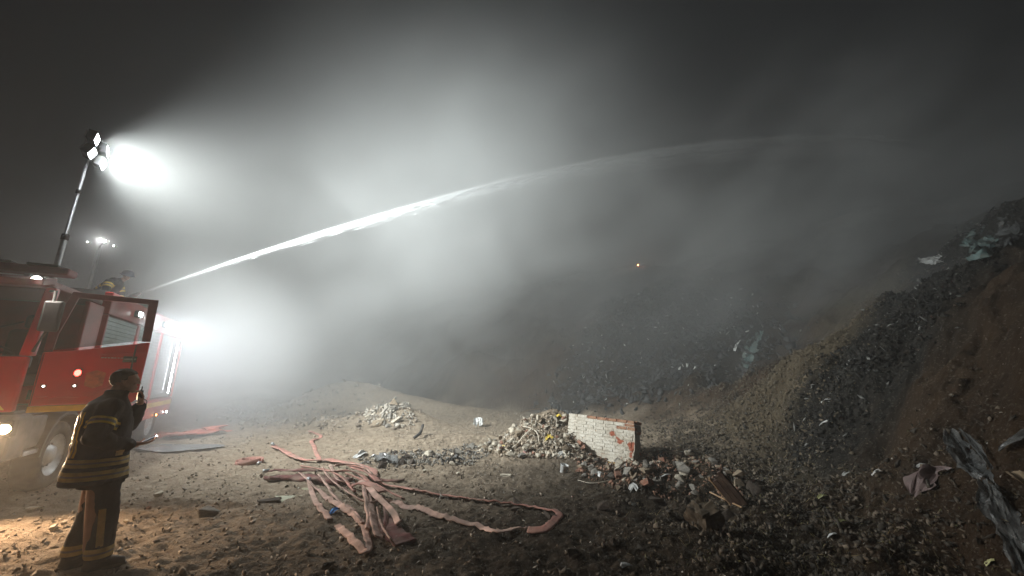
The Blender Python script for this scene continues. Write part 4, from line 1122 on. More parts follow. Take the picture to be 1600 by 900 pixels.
# debris mound left of the block
MND = np.array([tuple(on_ground(*p)[:2]) for p in [(745, 706), (790, 680), (830, 655), (880, 652), (925, 700), (905, 722), (840, 718), (790, 716)]])
LB2 = {0: 'small grey lump in the debris mound', 1: 'small tan stone in the debris mound', 2: 'brick fragment in the debris mound', 4: 'pale mortar crumb in the debris mound'}
occ = []
pile(MND, 290, .05, .22, [0, 1, 1, 2, 4, 4, 4, 4, 4], lambda m: LB2[m], '', 1.5, zones=('at the rubble strip', 'under the pipes', 'beside the block'))
# trash line between hoses and mound
occ = []
TL = np.array([tuple(on_ground(*p)[:2]) for p in [(556, 720), (600, 708), (680, 706), (745, 696), (770, 706), (740, 728), (640, 732), (570, 732)]])
LB3 = {0: 'grey lump in the low rubble strip', 1: 'tan stone in the low rubble strip', 4: 'pale lump in the low rubble strip', 3: 'dark clod in the low rubble strip'}
pile(TL, 90, .05, .24, [0, 1, 3, 3, 4], lambda m: LB3[m], '', 1.2, zones=('behind the hoses', 'by the grey sack', 'near the mound'))
# pale distant heap
occ = []
DH = np.array([tuple(on_ground(*p)[:2]) for p in [(566, 664), (580, 634), (618, 622), (644, 640), (655, 664), (610, 670)]])
LB4 = {0: 'grey boulder on the far pale heap', 1: 'tan boulder on the far pale heap', 4: 'pale boulder on the far heap'}
pile(DH, 70, .14, .50, [0, 1, 4, 4], lambda m: LB4[m], '', 1.3, zones=('left side', 'centre', 'right side'))

# single clods and stones of the open yard
for px, py, sz, mi, lab in [
    (812, 792, .22, 3, 'upright dark clod standing against the straight red hose'), (806, 800, .15, 3, 'small dark clod at the foot of the upright one'),
    (941, 796, .20, 3, 'round dark clod alone right of the hose loop'), (1021, 784, .20, 3, 'dark clod just below the rock heap'),
    (897, 868, .20, 3, 'wide dark clod nearest the bottom edge right of the hoses'), (958, 852, .14, 3, 'dark clod beside a thin stick'),
    (512, 886, .16, 3, 'dark clod in front of the hose hairpin'), (968, 764, .12, 1, 'tan cut stone alone in front of the rock heap'),
    (856, 808, .16, 3, 'dark clod inside the hose loop end'), (868, 812, .12, 3, 'small clod touching the hose loop end'),
    (325, 805, .26, 0, 'flat grey stone slab left of the hose tangle'), (250, 775, .18, 4, 'pale brick lump near the officer'),
    (196, 818, .10, 4, 'small white lump by the officer boots'), (50, 800, .20, 4, 'pale flat stone in the warm headlight pool'),
    (85, 828, .12, 4, 'second pale stone in the warm headlight pool'), (60, 712, .22, 1, 'tan stone under the truck bumper'), (232, 796, .10, 2, 'orange brick piece right of the officer'),
    (715, 742, .10, 4, 'pale lump in front of the rubble strip'), (662, 738, .10, 4, 'flat pale lump below the rubble strip'),
    (1085, 726, .24, 0, 'largest grey slab on top of the rock heap'), (1072, 742, .30, 0, 'long grey concrete slab in the middle of the rock heap'),
    (1135, 810, .22, 3, 'dark clod right of the dark concrete block'), (1180, 770, .3, 3, 'large dark clod right of the reddish beam'),
    (690, 778, .10, 0, 'small grey stone between the two long hoses'), (1068, 744, .2, 4, 'pale block among the heap stones')]:
    g = on_ground(px, py); place_chunk(mi, g.x, g.y, sz, lab)

# ------------------------------------------------------------------ painted brick block
M_PAINT = None
def painted_brick():
    m, n, l, p = mat_new('flaking_white_paint')
    tc = n.new('ShaderNodeTexCoord'); gm = n.new('ShaderNodeNewGeometry')
    def nz(s, d=6): 
        t = n.new('ShaderNodeTexNoise'); t.inputs['Scale'].default_value = s; t.inputs['Detail'].default_value = d; l.new(gm.outputs['Position'], t.inputs['Vector']); return t.outputs['Fac']
    r = n.new('ShaderNodeValToRGB'); l.new(nz(3.2, 8), r.inputs['Fac']); e = r.color_ramp.elements
    e[0].position = .36; e[0].color = (.36, .10, .05, 1); e[1].position = .385; e[1].color = (.50, .45, .37, 1)
    q = e.new(.6); q.color = (.66, .62, .54, 1)
    r2 = n.new('ShaderNodeValToRGB'); l.new(nz(26, 6), r2.inputs['Fac']); r2.color_ramp.elements[0].color = (.80, .77, .72, 1); r2.color_ramp.elements[0].position = .35; r2.color_ramp.elements[1].position = .6
    mx = n.new('ShaderNodeMix'); mx.data_type = 'RGBA'; mx.blend_type = 'MULTIPLY'; mx.inputs['Factor'].default_value = 1
    l.new(r.outputs[0], mx.inputs['A']); l.new(r2.outputs[0], mx.inputs['B']); l.new(mx.outputs['Result'], p.inputs['Base Color'])
    p.inputs['Roughness'].default_value = .85
    b = n.new('ShaderNodeBump'); b.inputs['Strength'].default_value = .5; b.inputs['Distance'].default_value = .01; l.new(nz(30, 6), b.inputs['Height']); l.new(b.outputs[0], p.inputs['Normal'])
    return m
M_PAINT = painted_brick()
M_BRK = mat('bare_red_brick', (.30, .12, .065), .9, var=.4, scale=9, bump=.5, bscale=50, dust=.65, dustcol=(.34, .27, .18))
M_MORT = mat('grey_mortar', (.30, .27, .22), .95, var=.25, scale=20, bump=.6, bscale=60)
def brick_block():
    A = Vector((1.17, 8.69)); B = Vector((2.40, 7.84)); d = (B - A); L = d.length; ang = math.atan2(d.y, d.x)
    c = A.lerp(B, .5); z0 = .05
    root = empty('brick_wall_block', (A.x, A.y, z0), ang); root.rotation_euler = (R(-9), R(3.0), ang)
    tag(root, 'tipped block of old brick wall with flaking white paint on one face', 'brick wall')
    T = .44; H = .845; nc = 13; ch = H / nc
    # mortar heart, a little ragged
    bm = bmesh.new(); bmesh.ops.create_cube(bm, size=1.0); bmesh.ops.subdivide_edges(bm, edges=bm.edges[:], cuts=7, use_grid_fill=True)
    for v in bm.verts:
        x, y, z = v.co.x + .5, v.co.y + .5, v.co.z + .5
        k = float(vnoise(z * 9 + y * 3, x * 4, 3))
        v.co = Vector((.02 + x * (L - .05) + (k * .03 if x > .9 else 0), .009 + y * (T - .028), .006 + z * (H - (.012 if y < .5 else .03) - ch * (.55 + .5 * float(vnoise(x * 6, y * 2, 8))))))
    mm = bm_mesh(bm, 'mortar', mat=M_MORT); mm.materials.append(M_PAINT)
    for f in mm.polygons:
        if f.normal.y < -.7: f.material_index = 1
    link('mortar', mm, root)
    cache = {}
    def bk(x0, x1, y0, y1, z, painted, key):
        kk = (round(x1 - x0, 3), round(y1 - y0, 3), painted, key % 4)
        if kk not in cache:
            bm = bmesh.new(); bmesh.ops.create_cube(bm, size=1.0); r = random.Random(hash(kk) & 255)
            for v in bm.verts: v.co = Vector((v.co.x * (x1 - x0) + r.uniform(-.003, .003), v.co.y * (y1 - y0) + (r.uniform(-.003, .003) if not painted else 0), v.co.z * (ch - .009) + r.uniform(-.0015, .0015)))
            bmesh.ops.bevel(bm, geom=bm.edges[:], offset=.004, segments=1, affect='EDGES')
            cache[kk] = bm_mesh(bm, 'brick', mat=M_PAINT if painted else M_BRK)
        o = link('brick', cache[kk], root); o.location = ((x0 + x1) / 2 , (y0 + y1) / 2 + random.uniform(-.004, .003), z + ch / 2)
        o.rotation_euler = (0, 0, random.uniform(-.006, .006)); return o
    n = 0
    for k in range(nc):
        z = k * ch; x = -.055 if k % 2 else 0; row_end = L - .02 + .05 * float(vnoise(k * .8, 2.2, 5)) - (.05 if 3 < k < 9 else 0)
        bare_row = k == nc - 1
        while x < row_end - .03:
            x0, x1 = max(x, 0) + .0045, min(x + .215, row_end) - .0045
            if x1 - x0 > .03 and not (bare_row and random.random() < .30):
                corner = k > nc - 4 and x1 > L - .22
                bk(x0, x1, 0, .10, z, not (corner or (bare_row and random.random() < .3)), n); n += 1
            x += .219
        # the broken end: headers at different depths
        y = .108
        while y < T - .03:
            w_ = min(.105, T - y); xe = row_end + random.uniform(-.05, .02)
            bk(xe - .2, xe, y + .004, y + w_ - .004, z, False, n); n += 1; y += w_
        if bare_row:
            x = 0
            while x < L - .2:
                for y in (.112, .224, .336):
                    if random.random() < .35: continue
                    bk(x + .004, x + .205, y, y + .10, z + random.uniform(-.004, .006), False, n); n += 1
                x += .213
    # timber lath trapped along its foot
    tube('timber_lath', [(.15, -.03, -.02), (L * .6, -.035, -.012), (L + .02, -.02, .012)], .016, mat('yellow_timber', (.50, .33, .12), .8), root, 6)
brick_block()

# ------------------------------------------------------------------ larger single things in the rubble
M_WOOD = mat('weathered_wood', (.30, .19, .10), .85, var=.3, scale=6, bump=.4, dust=.3)
M_REDW = mat('red_brown_painted_wood', (.055, .030, .02), .75, var=.35, scale=8, bump=.3, dust=.4, dustcol=(.22, .16, .10))
def beam():
    g = on_ground(1158, 786); root = empty('door_panel', (g.x, g.y, g.z - .02)); root.rotation_euler = (R(-30), R(-22), R(48)); root.scale = (.8, .62, .78)
    tag(root, 'broken reddish brown door leaf leaning on the right end of the rock heap', 'door')
    for k in range(3): box('plank', -.045 + .001 * k, .0, -.16 + k * .107, -.16 + k * .107 + .103, 0, .60 - .05 * k, M_REDW, root, .006)
    box('batten', .001, .03, -.15, .15, .12, .18, M_WOOD, root, .004); box('batten', .001, .03, -.15, .15, .40, .46, M_WOOD, root, .004)
    box('edge_strip', -.05, .005, .165, .195, 0, .56, M_WOOD, root, .004)
beam()
def chamfer_block(name, g, size, rot, m, label, cat, m2=None):
    bm = bmesh.new(); bmesh.ops.create_cube(bm, size=1.0); bmesh.ops.subdivide_edges(bm, edges=bm.edges[:], cuts=5, use_grid_fill=True)
    for v in bm.verts:
        k = float(vnoise(v.co.x * 4 + v.co.z * 3 + size[0] * 50, v.co.y * 4 + v.co.z * 2, 6)); v.co = Vector((v.co.x * size[0], v.co.y * size[1], v.co.z * size[2])) * (1 + .5 * k)
    o = link(name, bm_mesh(bm, name, mat=m), None, None, g + Vector((0, 0, size[2] * .42)), rot); tag(o, label, cat); return o
chamfer_block('concrete_block', on_ground(1100, 826), (.25, .26, .24), (.2, -.18, .45), mat('dark_tan_concrete', (.09, .066, .042), .95, var=.4, scale=6, bump=.7, bscale=20), 'large broken tan concrete block sitting below the rock heap', 'concrete block')
chamfer_block('plasterboard', on_ground(452, 779), (.42, .20, .012), (.05, .03, .2), mat('pale_green_board', (.36, .36, .27), .85, var=.15), 'pale green broken board lying left of the hose tangle', 'board')
chamfer_block('plasterboard', on_ground(482, 764) , (.16, .10, .012), (.15, .1, .9), mat('olive_board', (.40, .38, .26), .85, var=.15), 'small olive board scrap resting between two hoses', 'board')
chamfer_block('concrete_slab', on_ground(790, 744), (.19, .09, .035), (.0, .0, -.1), M_STONE[4], 'white rectangular slab lying on the dirt before the debris mound', 'slab')
chamfer_block('timber_offcut', on_ground(420, 786), (.26, .07, .05), (.2, .0, .4), M_STONE[3], 'charred timber offcut beside the pale green board', 'timber')

M_PLW = mat('crumpled_white_plastic', (.62, .62, .60), .4, var=.12, dust=.3)
M_PLG = mat('grey_plastic_film', (.13, .135, .135), .24, var=.5, dust=.35, dustcol=(.15, .13, .11))
def let_through(m, f):
    n, l = m.node_tree.nodes, m.node_tree.links; o = n['Material Output']; t = n.new('ShaderNodeBsdfTransparent'); mx = n.new('ShaderNodeMixShader')
    mx.inputs[0].default_value = f; l.new(n['Principled BSDF'].outputs[0], mx.inputs[1]); l.new(t.outputs[0], mx.inputs[2]); l.new(mx.outputs[0], o.inputs['Surface'])
let_through(M_PLG, .30)
M_PLP = mat('dirty_pink_plastic', (.18, .13, .125), .5, var=.25, dust=.4, dustcol=(.12, .1, .08))
M_PLT = mat('teal_grey_plastic', (.10, .15, .145), .5, var=.25, dust=.3)
def film(name, path, widths, m, label, cat, amp=.05, seed=0, lift=.03, rows=14):
    """a crumpled sheet draped along surveyed points; real folds, double skinned"""
    P = []
    for q in path:
        g = on_ground(q[0], q[1]); g.z += lift + (q[2] if len(q) > 2 else 0); P.append(g)
    S = smooth_path(P, .03); n = len(S); bm = bmesh.new(); G = []
    for i, p in enumerate(S):
        a, b = S[max(0, i - 1)], S[min(n - 1, i + 1)]; d = (b - a).normalized(); s = Vector((d.y, -d.x, 0)).normalized(); t = i / max(1, n - 1)
        w_ = float(np.interp(t, np.linspace(0, 1, len(widths)), widths)) * (1 + .5 * float(vnoise(i * .35, seed, 8)))
        row = []
        for j in range(rows):
            u = j / (rows - 1) - .5
            q = p + s * u * w_; gz = h1(q.x, q.y) + .01
            k = amp * (1.2 * float(fbm(i * .10 + seed, j * .16, seed, 3)) + .9 * abs(float(vnoise(i * .16 + j * .22, j * .25 - i * .07 + seed, seed + 3)))) 
            q.z = max(gz, p.z + k); q += d * float(vnoise(j * .4, i * .1, seed + 5)) * amp + s * float(vnoise(i * .14, j * .3, seed + 6)) * w_ * .25
            row.append(bm.verts.new(q))
        G.append(row)
    for A, B in zip(G[:-1], G[1:]):
        for j in range(rows - 1): bm.faces.new([A[j], A[j + 1], B[j + 1], B[j]])
    c = S[0].copy()
    for v in bm.verts: v.co -= c
    o = link(name, bm_mesh(bm, name, False, m), None, None, c); tag(o, label, cat)
    sd = o.modifiers.new('thickness', 'SOLIDIFY'); sd.thickness = .002; return o
film('plastic_sheet', [(1486, 690, .06), (1502, 712, .06), (1522, 740, .02), (1543, 760, .02)], [.08, .22, .24, .08], M_PLG, 'torn grey plastic sheet standing up from the dark dirt pit', 'plastic sheet', .09, 1)
film('plastic_sheet', [(1506, 694, .14), (1530, 718, .10), (1552, 744, .04)], [.04, .06, .05], M_PLG, 'narrow grey plastic strip with a bright cap beside the torn sheet', 'plastic sheet', .03, 12)
film('plastic_sheet', [(1545, 765, .04), (1556, 792, .02), (1578, 835), (1612, 905)], [.08, .18, .20, .18], M_PLG, 'long pale grey plastic sheet trailing down to the bottom corner', 'plastic sheet', .07, 2)
film('plastic_sheet', [(1566, 718, .06), (1584, 704, .06), (1606, 690, .08)], [.05, .12, .10], M_PLG, 'pale plastic strip sticking out above the pit', 'plastic sheet', .05, 3)
film('plastic_bag', [(1428, 780), (1440, 764, .05), (1462, 748, .06), (1482, 740, .02)], [.10, .24, .22, .10], M_PLP, 'crumpled dirty pink bag on the dark soil left of the plastic sheet', 'plastic bag', .09, 4)
film('cardboard', [(1584, 742), (1598, 752, .03), (1612, 760)], [.14, .2, .18], mat('brown_cardboard', (.30, .22, .14), .9), 'brown cardboard scrap by the edge of the pit', 'cardboard', .05, 5)
film('plastic_sheet', [(1520, 372, .05), (1532, 384, .1), (1540, 400, .05), (1524, 412)], [.3, .6, .5, .2], M_PLT, 'teal plastic heap high on the dark waste band', 'plastic sheet', .16, 6, .1)
film('plastic_sheet', [(1568, 352, .05), (1580, 368, .1), (1572, 392)], [.2, .4, .2], M_PLG, 'whitish plastic caught near the slope top', 'plastic sheet', .12, 7, .1)
film('plastic_sheet', [(1440, 410), (1452, 414, .05), (1466, 416)], [.2, .5, .2], M_PLW, 'pale plastic flap on the upper edge of the waste band', 'plastic sheet', .12, 8, .1)
film('plastic_sheet', [(1148, 552), (1152, 545, .05), (1157, 536)], [.08, .16, .08], M_PLW, 'single upright white plastic strip in the middle of the slope', 'plastic strip', .04, 9, .1)
film('plastic_sheet', [(1165, 582), (1172, 556, .05), (1190, 520)], [.1, .5, .2], M_PLT, 'thin grey plastic trail to the right of the white strip', 'plastic sheet', .1, 10, .05)
film('plastic_sheet', [(590, 716), (602, 722, .06), (618, 728)], [.2, .34, .2], M_PLG, 'grey plastic sack in the rubble strip behind the hoses', 'plastic bag', .12, 11, .02)
film('plastic_bag', [(700, 726), (712, 722, .05), (722, 724)], [.12, .28, .14], M_PLG, 'blue grey bag at the right end of the rubble strip', 'plastic bag', .10, 13, .02)
film('plastic_sheet', [(556, 718), (565, 713, .05), (572, 709)], [.1, .18, .1], M_PLW, 'bright white plastic scrap at the left end of the rubble strip', 'plastic sheet', .06, 14, .02)
film('rag', [(516, 806), (522, 802, .03), (529, 798)], [.03, .07, .04], mat('blue_cloth', (.04, .22, .55), .8), 'small bright blue rag caught under the curling hose', 'rag', .03, 15, .01)
film('rag', [(852, 690), (858, 686, .03), (864, 688)], [.06, .14, .08], mat('yellow_cloth', (.55, .40, .05), .8), 'yellow rag on the debris mound near the block', 'rag', .05, 16, .03)
film('rag', [(868, 656), (874, 653, .03), (880, 657)], [.06, .14, .08], mat('yellow_cloth', (.58, .42, .05), .8), 'higher yellow rag close under the mound crest', 'rag', .05, 17, .03)
film('rag', [(776, 700), (782, 698, .02), (790, 699)], [.05, .10, .06], mat('yellow_film', (.65, .5, .15), .6), 'pale yellow scrap at the foot of the debris mound', 'rag', .03, 18, .02)
film('plastic_bag', [(741, 668), (747, 664, .08), (752, 668)], [.1, .25, .1], M_PLW, 'white plastic bag standing alone behind the rubble strip', 'plastic bag', .10, 19, .08)
film('plastic_sheet', [(872, 716), (878, 712, .03), (882, 716)], [.06, .12, .06], M_PLW, 'crumpled white scrap just above the white bucket', 'plastic sheet', .05, 20, .02)
film('plastic_sheet', [(984, 768), (990, 763, .03), (996, 768)], [.05, .11, .05], M_PLW, 'bluish white scrap in front of the rock heap', 'plastic sheet', .04, 21, .01)
film('plastic_sheet', [(816, 712), (822, 708, .03), (828, 712)], [.06, .12, .06], mat('pink_film', (.55, .28, .24), .5), 'pink scrap at the front foot of the debris mound', 'plastic sheet', .04, 22, .01)
for k, (px, py, w_, lab) in enumerate([(1285, 778, .05, 'small yellowish scrap low on the soil slope'), (1316, 820, .07, 'yellowish curled scrap below the first one'), (1324, 742, .07, 'left one of two white scraps in a line on the soil slope'), (1370, 740, .09, 'right one of two white scraps in a line on the soil slope'), (1440, 730, .05, 'tiny white scrap above the pink bag'), (1290, 628, .08, 'pale scrap in the dark waste band'), (1288, 662, .13, 'orange tinted scrap in the dark waste band'), (977, 886, .05, 'small pointed white scrap at the bottom edge'), (1300, 838, .05, 'grey scrap in the weeds'), (1548, 880, .06, 'thin greenish scrap near the long sheet'), (1040, 745, .05, 'white bag scrap on the rock heap')]):
    film('plastic_scrap', [(px - 7, py + 3), (px, py, .02), (px + 8, py - 2)], [w_ * .4, w_, w_ * .5], M_PLW if k not in (0, 1, 9) else mat('yellowish_film', (.5, .5, .25), .5), lab, 'plastic scrap', w_ * .5, 30 + k, .01, 8)

def bucket():
    g = on_ground(880, 739); root = empty('paint_bucket', (g.x, g.y, g.z + .0)); root.rotation_euler = (R(8), R(12), 0)
    tag(root, 'small dented white bucket standing before the rock heap', 'bucket')
    bm = bmesh.new(); pr = [(.001, 0), (.055, 0), (.060, .004), (.071, .135), (.075, .137), (.075, .147), (.069, .147), (.058, .012), (.001, .010)]; Rg = []
    for r, z in pr: Rg.append([bm.verts.new((r * math.cos(a) * (1 - .05 * math.sin(a * 2)), r * math.sin(a), z)) for a in [2 * math.pi * k / 24 for k in range(24)]])
    for A, B in zip(Rg[:-1], Rg[1:]):
        for k in range(24): bm.faces.new([A[k], A[(k + 1) % 24], B[(k + 1) % 24], B[k]])
    link('shell', bm_mesh(bm, 'shell', True, M_PLW), root)
    tube('wire_handle', [(.076 * math.cos(a), .02 + .076 * math.sin(a) * .4 - .03, .13 - .06 * math.sin(a)) for a in [math.pi * k / 10 for k in range(11)]], .0025, M_ALU, root, 6)
    box('label_patch', -.02, .02, -.0705, -.0685, .05, .09, mat('brown_print', (.25, .18, .12), .7), root, 0)
bucket()
chamfer_block('foam_piece', on_ground(938, 744), (.06, .06, .07), (.2, .1, .5), M_PLW, 'small white foam cube between the bucket and the rock heap', 'foam')

def pipe(name, pts, r, m, label, cat):
    P = []
    for q in pts:
        g = on_ground(q[0], q[1]); g.z += q[2]; P.append(g)
    P = smooth_path(P, .05); c = P[0].copy()
    o = tube(name, [p - c for p in P], r, m, None, 8); o.location = c; tag(o, label, cat); return o
M_PIPE = mat('cream_plastic_pipe', (.58, .52, .42), .6, var=.15, dust=.4)
pipe('plastic_pipe', [(770, 704, .02), (790, 706, .04), (806, 700, .06), (818, 692, .14), (832, 683, .2)], .013, M_PIPE, 'cream plastic pipe bent along the foot of the debris mound', 'pipe')
pipe('plastic_pipe', [(818, 672, .08), (830, 678, .12), (840, 686, .12), (842, 696, .08)], .013, M_PIPE, 'cream pipe arching over the middle of the debris mound', 'pipe')
pipe('wooden_stick', [(1110, 776, .06), (1130, 784, .04), (1160, 796, .02)], .011, M_WOOD, 'pale stick lying at the foot of the reddish door leaf', 'stick')
pipe('wooden_stick', [(1228, 884, .02), (1246, 888, .04)], .009, M_WOOD, 'pale stick at the bottom edge among the dark litter', 'stick')
pipe('wooden_stick', [(812, 650, .10), (826, 646, .14), (844, 643, .12)], .014, M_WOOD, 'stick lying along the crest of the debris mound', 'stick')
pipe('steel_wire', [(903, 752, .02), (925, 758, .03), (955, 752, .02)], .004, M_PIPE, 'thin pale wire curved on the dirt before the rock heap', 'wire')
pipe('tyre_scrap', [(646, 686, .02), (656, 684, .12), (660, 677, .22)], .04, M_BLK, 'curled strip of black tyre standing on the open yard', 'tyre strip')
pipe('charred_branch', [(1175, 790, .15), (1200, 740, .5), (1212, 700, .9)], .02, M_STONE[3], 'dark branch poking out of the foot of the slope', 'branch') if False else None

# red tarpaulin and puddle beside the truck
film('red_tarpaulin', [(238, 686), (262, 684, .04), (290, 681, .06), (318, 679, .03), (345, 677)], [.9, 1.5, 1.4, 1.2, .6], mat('red_tarpaulin_cloth', (.42, .09, .05), .7, var=.2, dust=.4), 'red tarpaulin spread on the ground beside the truck rear', 'tarpaulin', .12, 40, .03)
def puddle():
    m, n, l, p = mat_new('standing_water'); p.inputs['Base Color'].default_value = (.22, .22, .21, 1); p.inputs['Roughness'].default_value = .22
    pts = [on_ground(*q) for q in [(205, 703), (240, 697), (290, 694), (335, 696), (352, 700), (300, 706), (250, 709)]]
    c = sum(pts, Vector()) / len(pts); z = max(h1(q.x, q.y) for q in pts) - .02
    bm = bmesh.new(); S = smooth_path(pts + [pts[0]], .2)
    bm.faces.new([bm.verts.new((q.x, q.y, z + .03)) for q in S[:-1]]); o = link('puddle', bm_mesh(bm, 'puddle', mat=m)); tag(o, 'shallow pool of hose water catching the truck lights', kind='structure')
puddle()

# far lamp seen over the cab
def far_lamp():
    x, y = -17.7, 15.1; z = h1(x, y)
    root = empty('lamp_post', (x, y, z)); tag(root, 'distant lamp post shining through the smoke above the cab', 'lamp post')
    tube('post', [(0, 0, 0), (0, 0, 7.1)], [.09, .05], M_GREYP, root, 12); tube('arm', [(0, 0, 7.05), (.5, -.3, 7.25)], .03, M_GREYP, root, 8)
    for (dx, dy, dz, r_, st) in ((.55, -.32, 7.22, .065, 80), (-.55, 0, 7.30, .03, 20), (.85, -.2, 7.05, .035, 30)):
        h = box('lamp_head', dx - r_ * 1.3, dx + r_ * 1.3, dy - .03, dy + .08, dz - r_, dz + r_, M_TRIM, root, .01)
        bm = bmesh.new(); bmesh.ops.create_icosphere(bm, subdivisions=2, radius=r_ * .8, matrix=Matrix.Translation((dx, dy - .03, dz)))
        link('lens', bm_mesh(bm, 'lens', True, emis('far_lamp_lens', (1, .96, .9), st)), h)
    d = bpy.data.lights.new('far_light', 'SPOT'); d.energy = 250 * KEY; d.spot_size = R(150); d.spot_blend = .9; d.shadow_soft_size = .1
    L = bpy.data.objects.new('far_light', d); COL.objects.link(L); L.parent = root; L.location = (.56, -.48, 7.22); L.rotation_euler = Vector((.5, -.6, -.5)).to_track_quat('-Z', 'Y').to_euler()
far_lamp()
def ember():
    g = on_ground(995, 384); bm = chunk_mesh(5); o = link('burning_ember', bm_mesh(bm, 'burning_ember', mat=emis('glowing_ember', (1, .28, .05), 260)), None, None, g + Vector((0, 0, .1)), (.3, .2, .6)); o.scale = (.11,) * 3
    tag(o, 'small orange ember glowing near the top of the far slope', 'ember')
ember()

# ------------------------------------------------------------------ uncountable small litter: gravel, crumbs, flakes, weeds


def scatter_mesh(name, P, size, shapes, m, label, tilt=.8, seed=0):
    """many small bodies joined in one mesh; shapes = list of (verts, tris)"""
    r_ = np.random.default_rng(seed); V_all, F_all = [], []; off = 0; which = r_.integers(0, len(shapes), len(P))
    for k, (sv, sf) in enumerate(shapes):
        I = np.where(which == k)[0]; n_ = len(I)
        if not n_: continue
        a = r_.random(n_) * 6.28; b = (r_.random(n_) - .5) * 2 * tilt; c = (r_.random(n_) - .5) * 2 * tilt
        ca, sa, cb, sb, cc, sc_ = np.cos(a), np.sin(a), np.cos(b), np.sin(b), np.cos(c), np.sin(c)
        Rm = np.zeros((n_, 3, 3)); Rm[:, 0, 0] = ca * cb; Rm[:, 0, 1] = ca * sb * sc_ - sa * cc; Rm[:, 0, 2] = ca * sb * cc + sa * sc_
        Rm[:, 1, 0] = sa * cb; Rm[:, 1, 1] = sa * sb * sc_ + ca * cc; Rm[:, 1, 2] = sa * sb * cc - ca * sc_
        Rm[:, 2, 0] = -sb; Rm[:, 2, 1] = cb * sc_; Rm[:, 2, 2] = cb * cc
        aniso = .7 + .6 * r_.random((n_, 1, 3))
        vv_ = np.einsum('nij,nkj->nki', Rm, sv[None] * aniso) * size[I][:, None, None] + P[I][:, None, :]
        V_all.append(vv_.reshape(-1, 3)); F_all.append((sf[None] + (np.arange(n_) * len(sv))[:, None, None]).reshape(-1, 3) + off); off += n_ * len(sv)
    o = link(name, np_mesh(name, np.concatenate(V_all), np.concatenate(F_all), False, m)); tag(o, label, kind='stuff'); return o
def tri_shape(seed, n=8, sc_=(1, .8, .6)):
    r = random.Random(seed); bm = bmesh.new()
    vs = [bm.verts.new((r.uniform(-.5, .5) * sc_[0], r.uniform(-.5, .5) * sc_[1], r.uniform(-.5, .5) * sc_[2])) for _ in range(n)]
    h = bmesh.ops.convex_hull(bm, input=vs); bmesh.ops.delete(bm, geom=[g for g in h['geom_interior'] if isinstance(g, bmesh.types.BMVert)], context='VERTS')
    bmesh.ops.triangulate(bm, faces=bm.faces[:]); bm.verts.ensure_lookup_table(); bm.verts.index_update()
    V = np.array([v.co[:] for v in bm.verts]); F = np.array([[v.index for v in f.verts] for f in bm.faces]); bm.free(); return V, F
LUMPS = [tri_shape(k, 7 + k % 3) for k in range(10)]
FLAKES = [tri_shape(50 + k, 6, (1.2, .8, .10)) for k in range(8)]
STICKS = [tri_shape(80 + k, 6, (2.6, .10, .10)) for k in range(6)]
def pts_on(n, fn, seed=0, sink=.25, smin=.01, smax=.04, power=3.0):
    r_ = np.random.default_rng(seed); X, Y = fn(r_, n); s = smin + (smax - smin) * r_.random(n) ** power
    return np.stack([X, Y, hfun(X, Y) + s * sink], -1), s
def yard(r_, n):
    rad = 2.2 + 15 * r_.random(n) ** 1.25; a = (r_.random(n) - .5) * R(125); return rad * np.sin(a), rad * np.cos(a)
def in_band(poly, blur=0.0):
    P = np.array(poly); x0, y0 = P.min(0); x1, y1 = P.max(0)
    def f(r_, n):
        X = np.empty(0); Y = np.empty(0)
        while len(X) < n:
            x = r_.uniform(x0, x1, n * 2); y = r_.uniform(y0, y1, n * 2); k = in_poly(x, y, poly); X = np.r_[X, x[k]]; Y = np.r_[Y, y[k]]
        return X[:n] + r_.normal(0, 1, n) * blur, Y[:n] + r_.normal(0, 1, n) * blur
    return f
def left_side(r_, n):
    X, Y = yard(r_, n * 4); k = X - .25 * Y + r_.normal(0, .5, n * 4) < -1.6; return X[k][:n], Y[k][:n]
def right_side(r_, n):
    X, Y = yard(r_, n * 9); k = X - .3 * Y + r_.normal(0, .7, n * 9) > .8; k &= foot_dist(X, Y) < .5 + np.abs(r_.normal(0, .9, n * 9)); return X[k][:n], Y[k][:n]
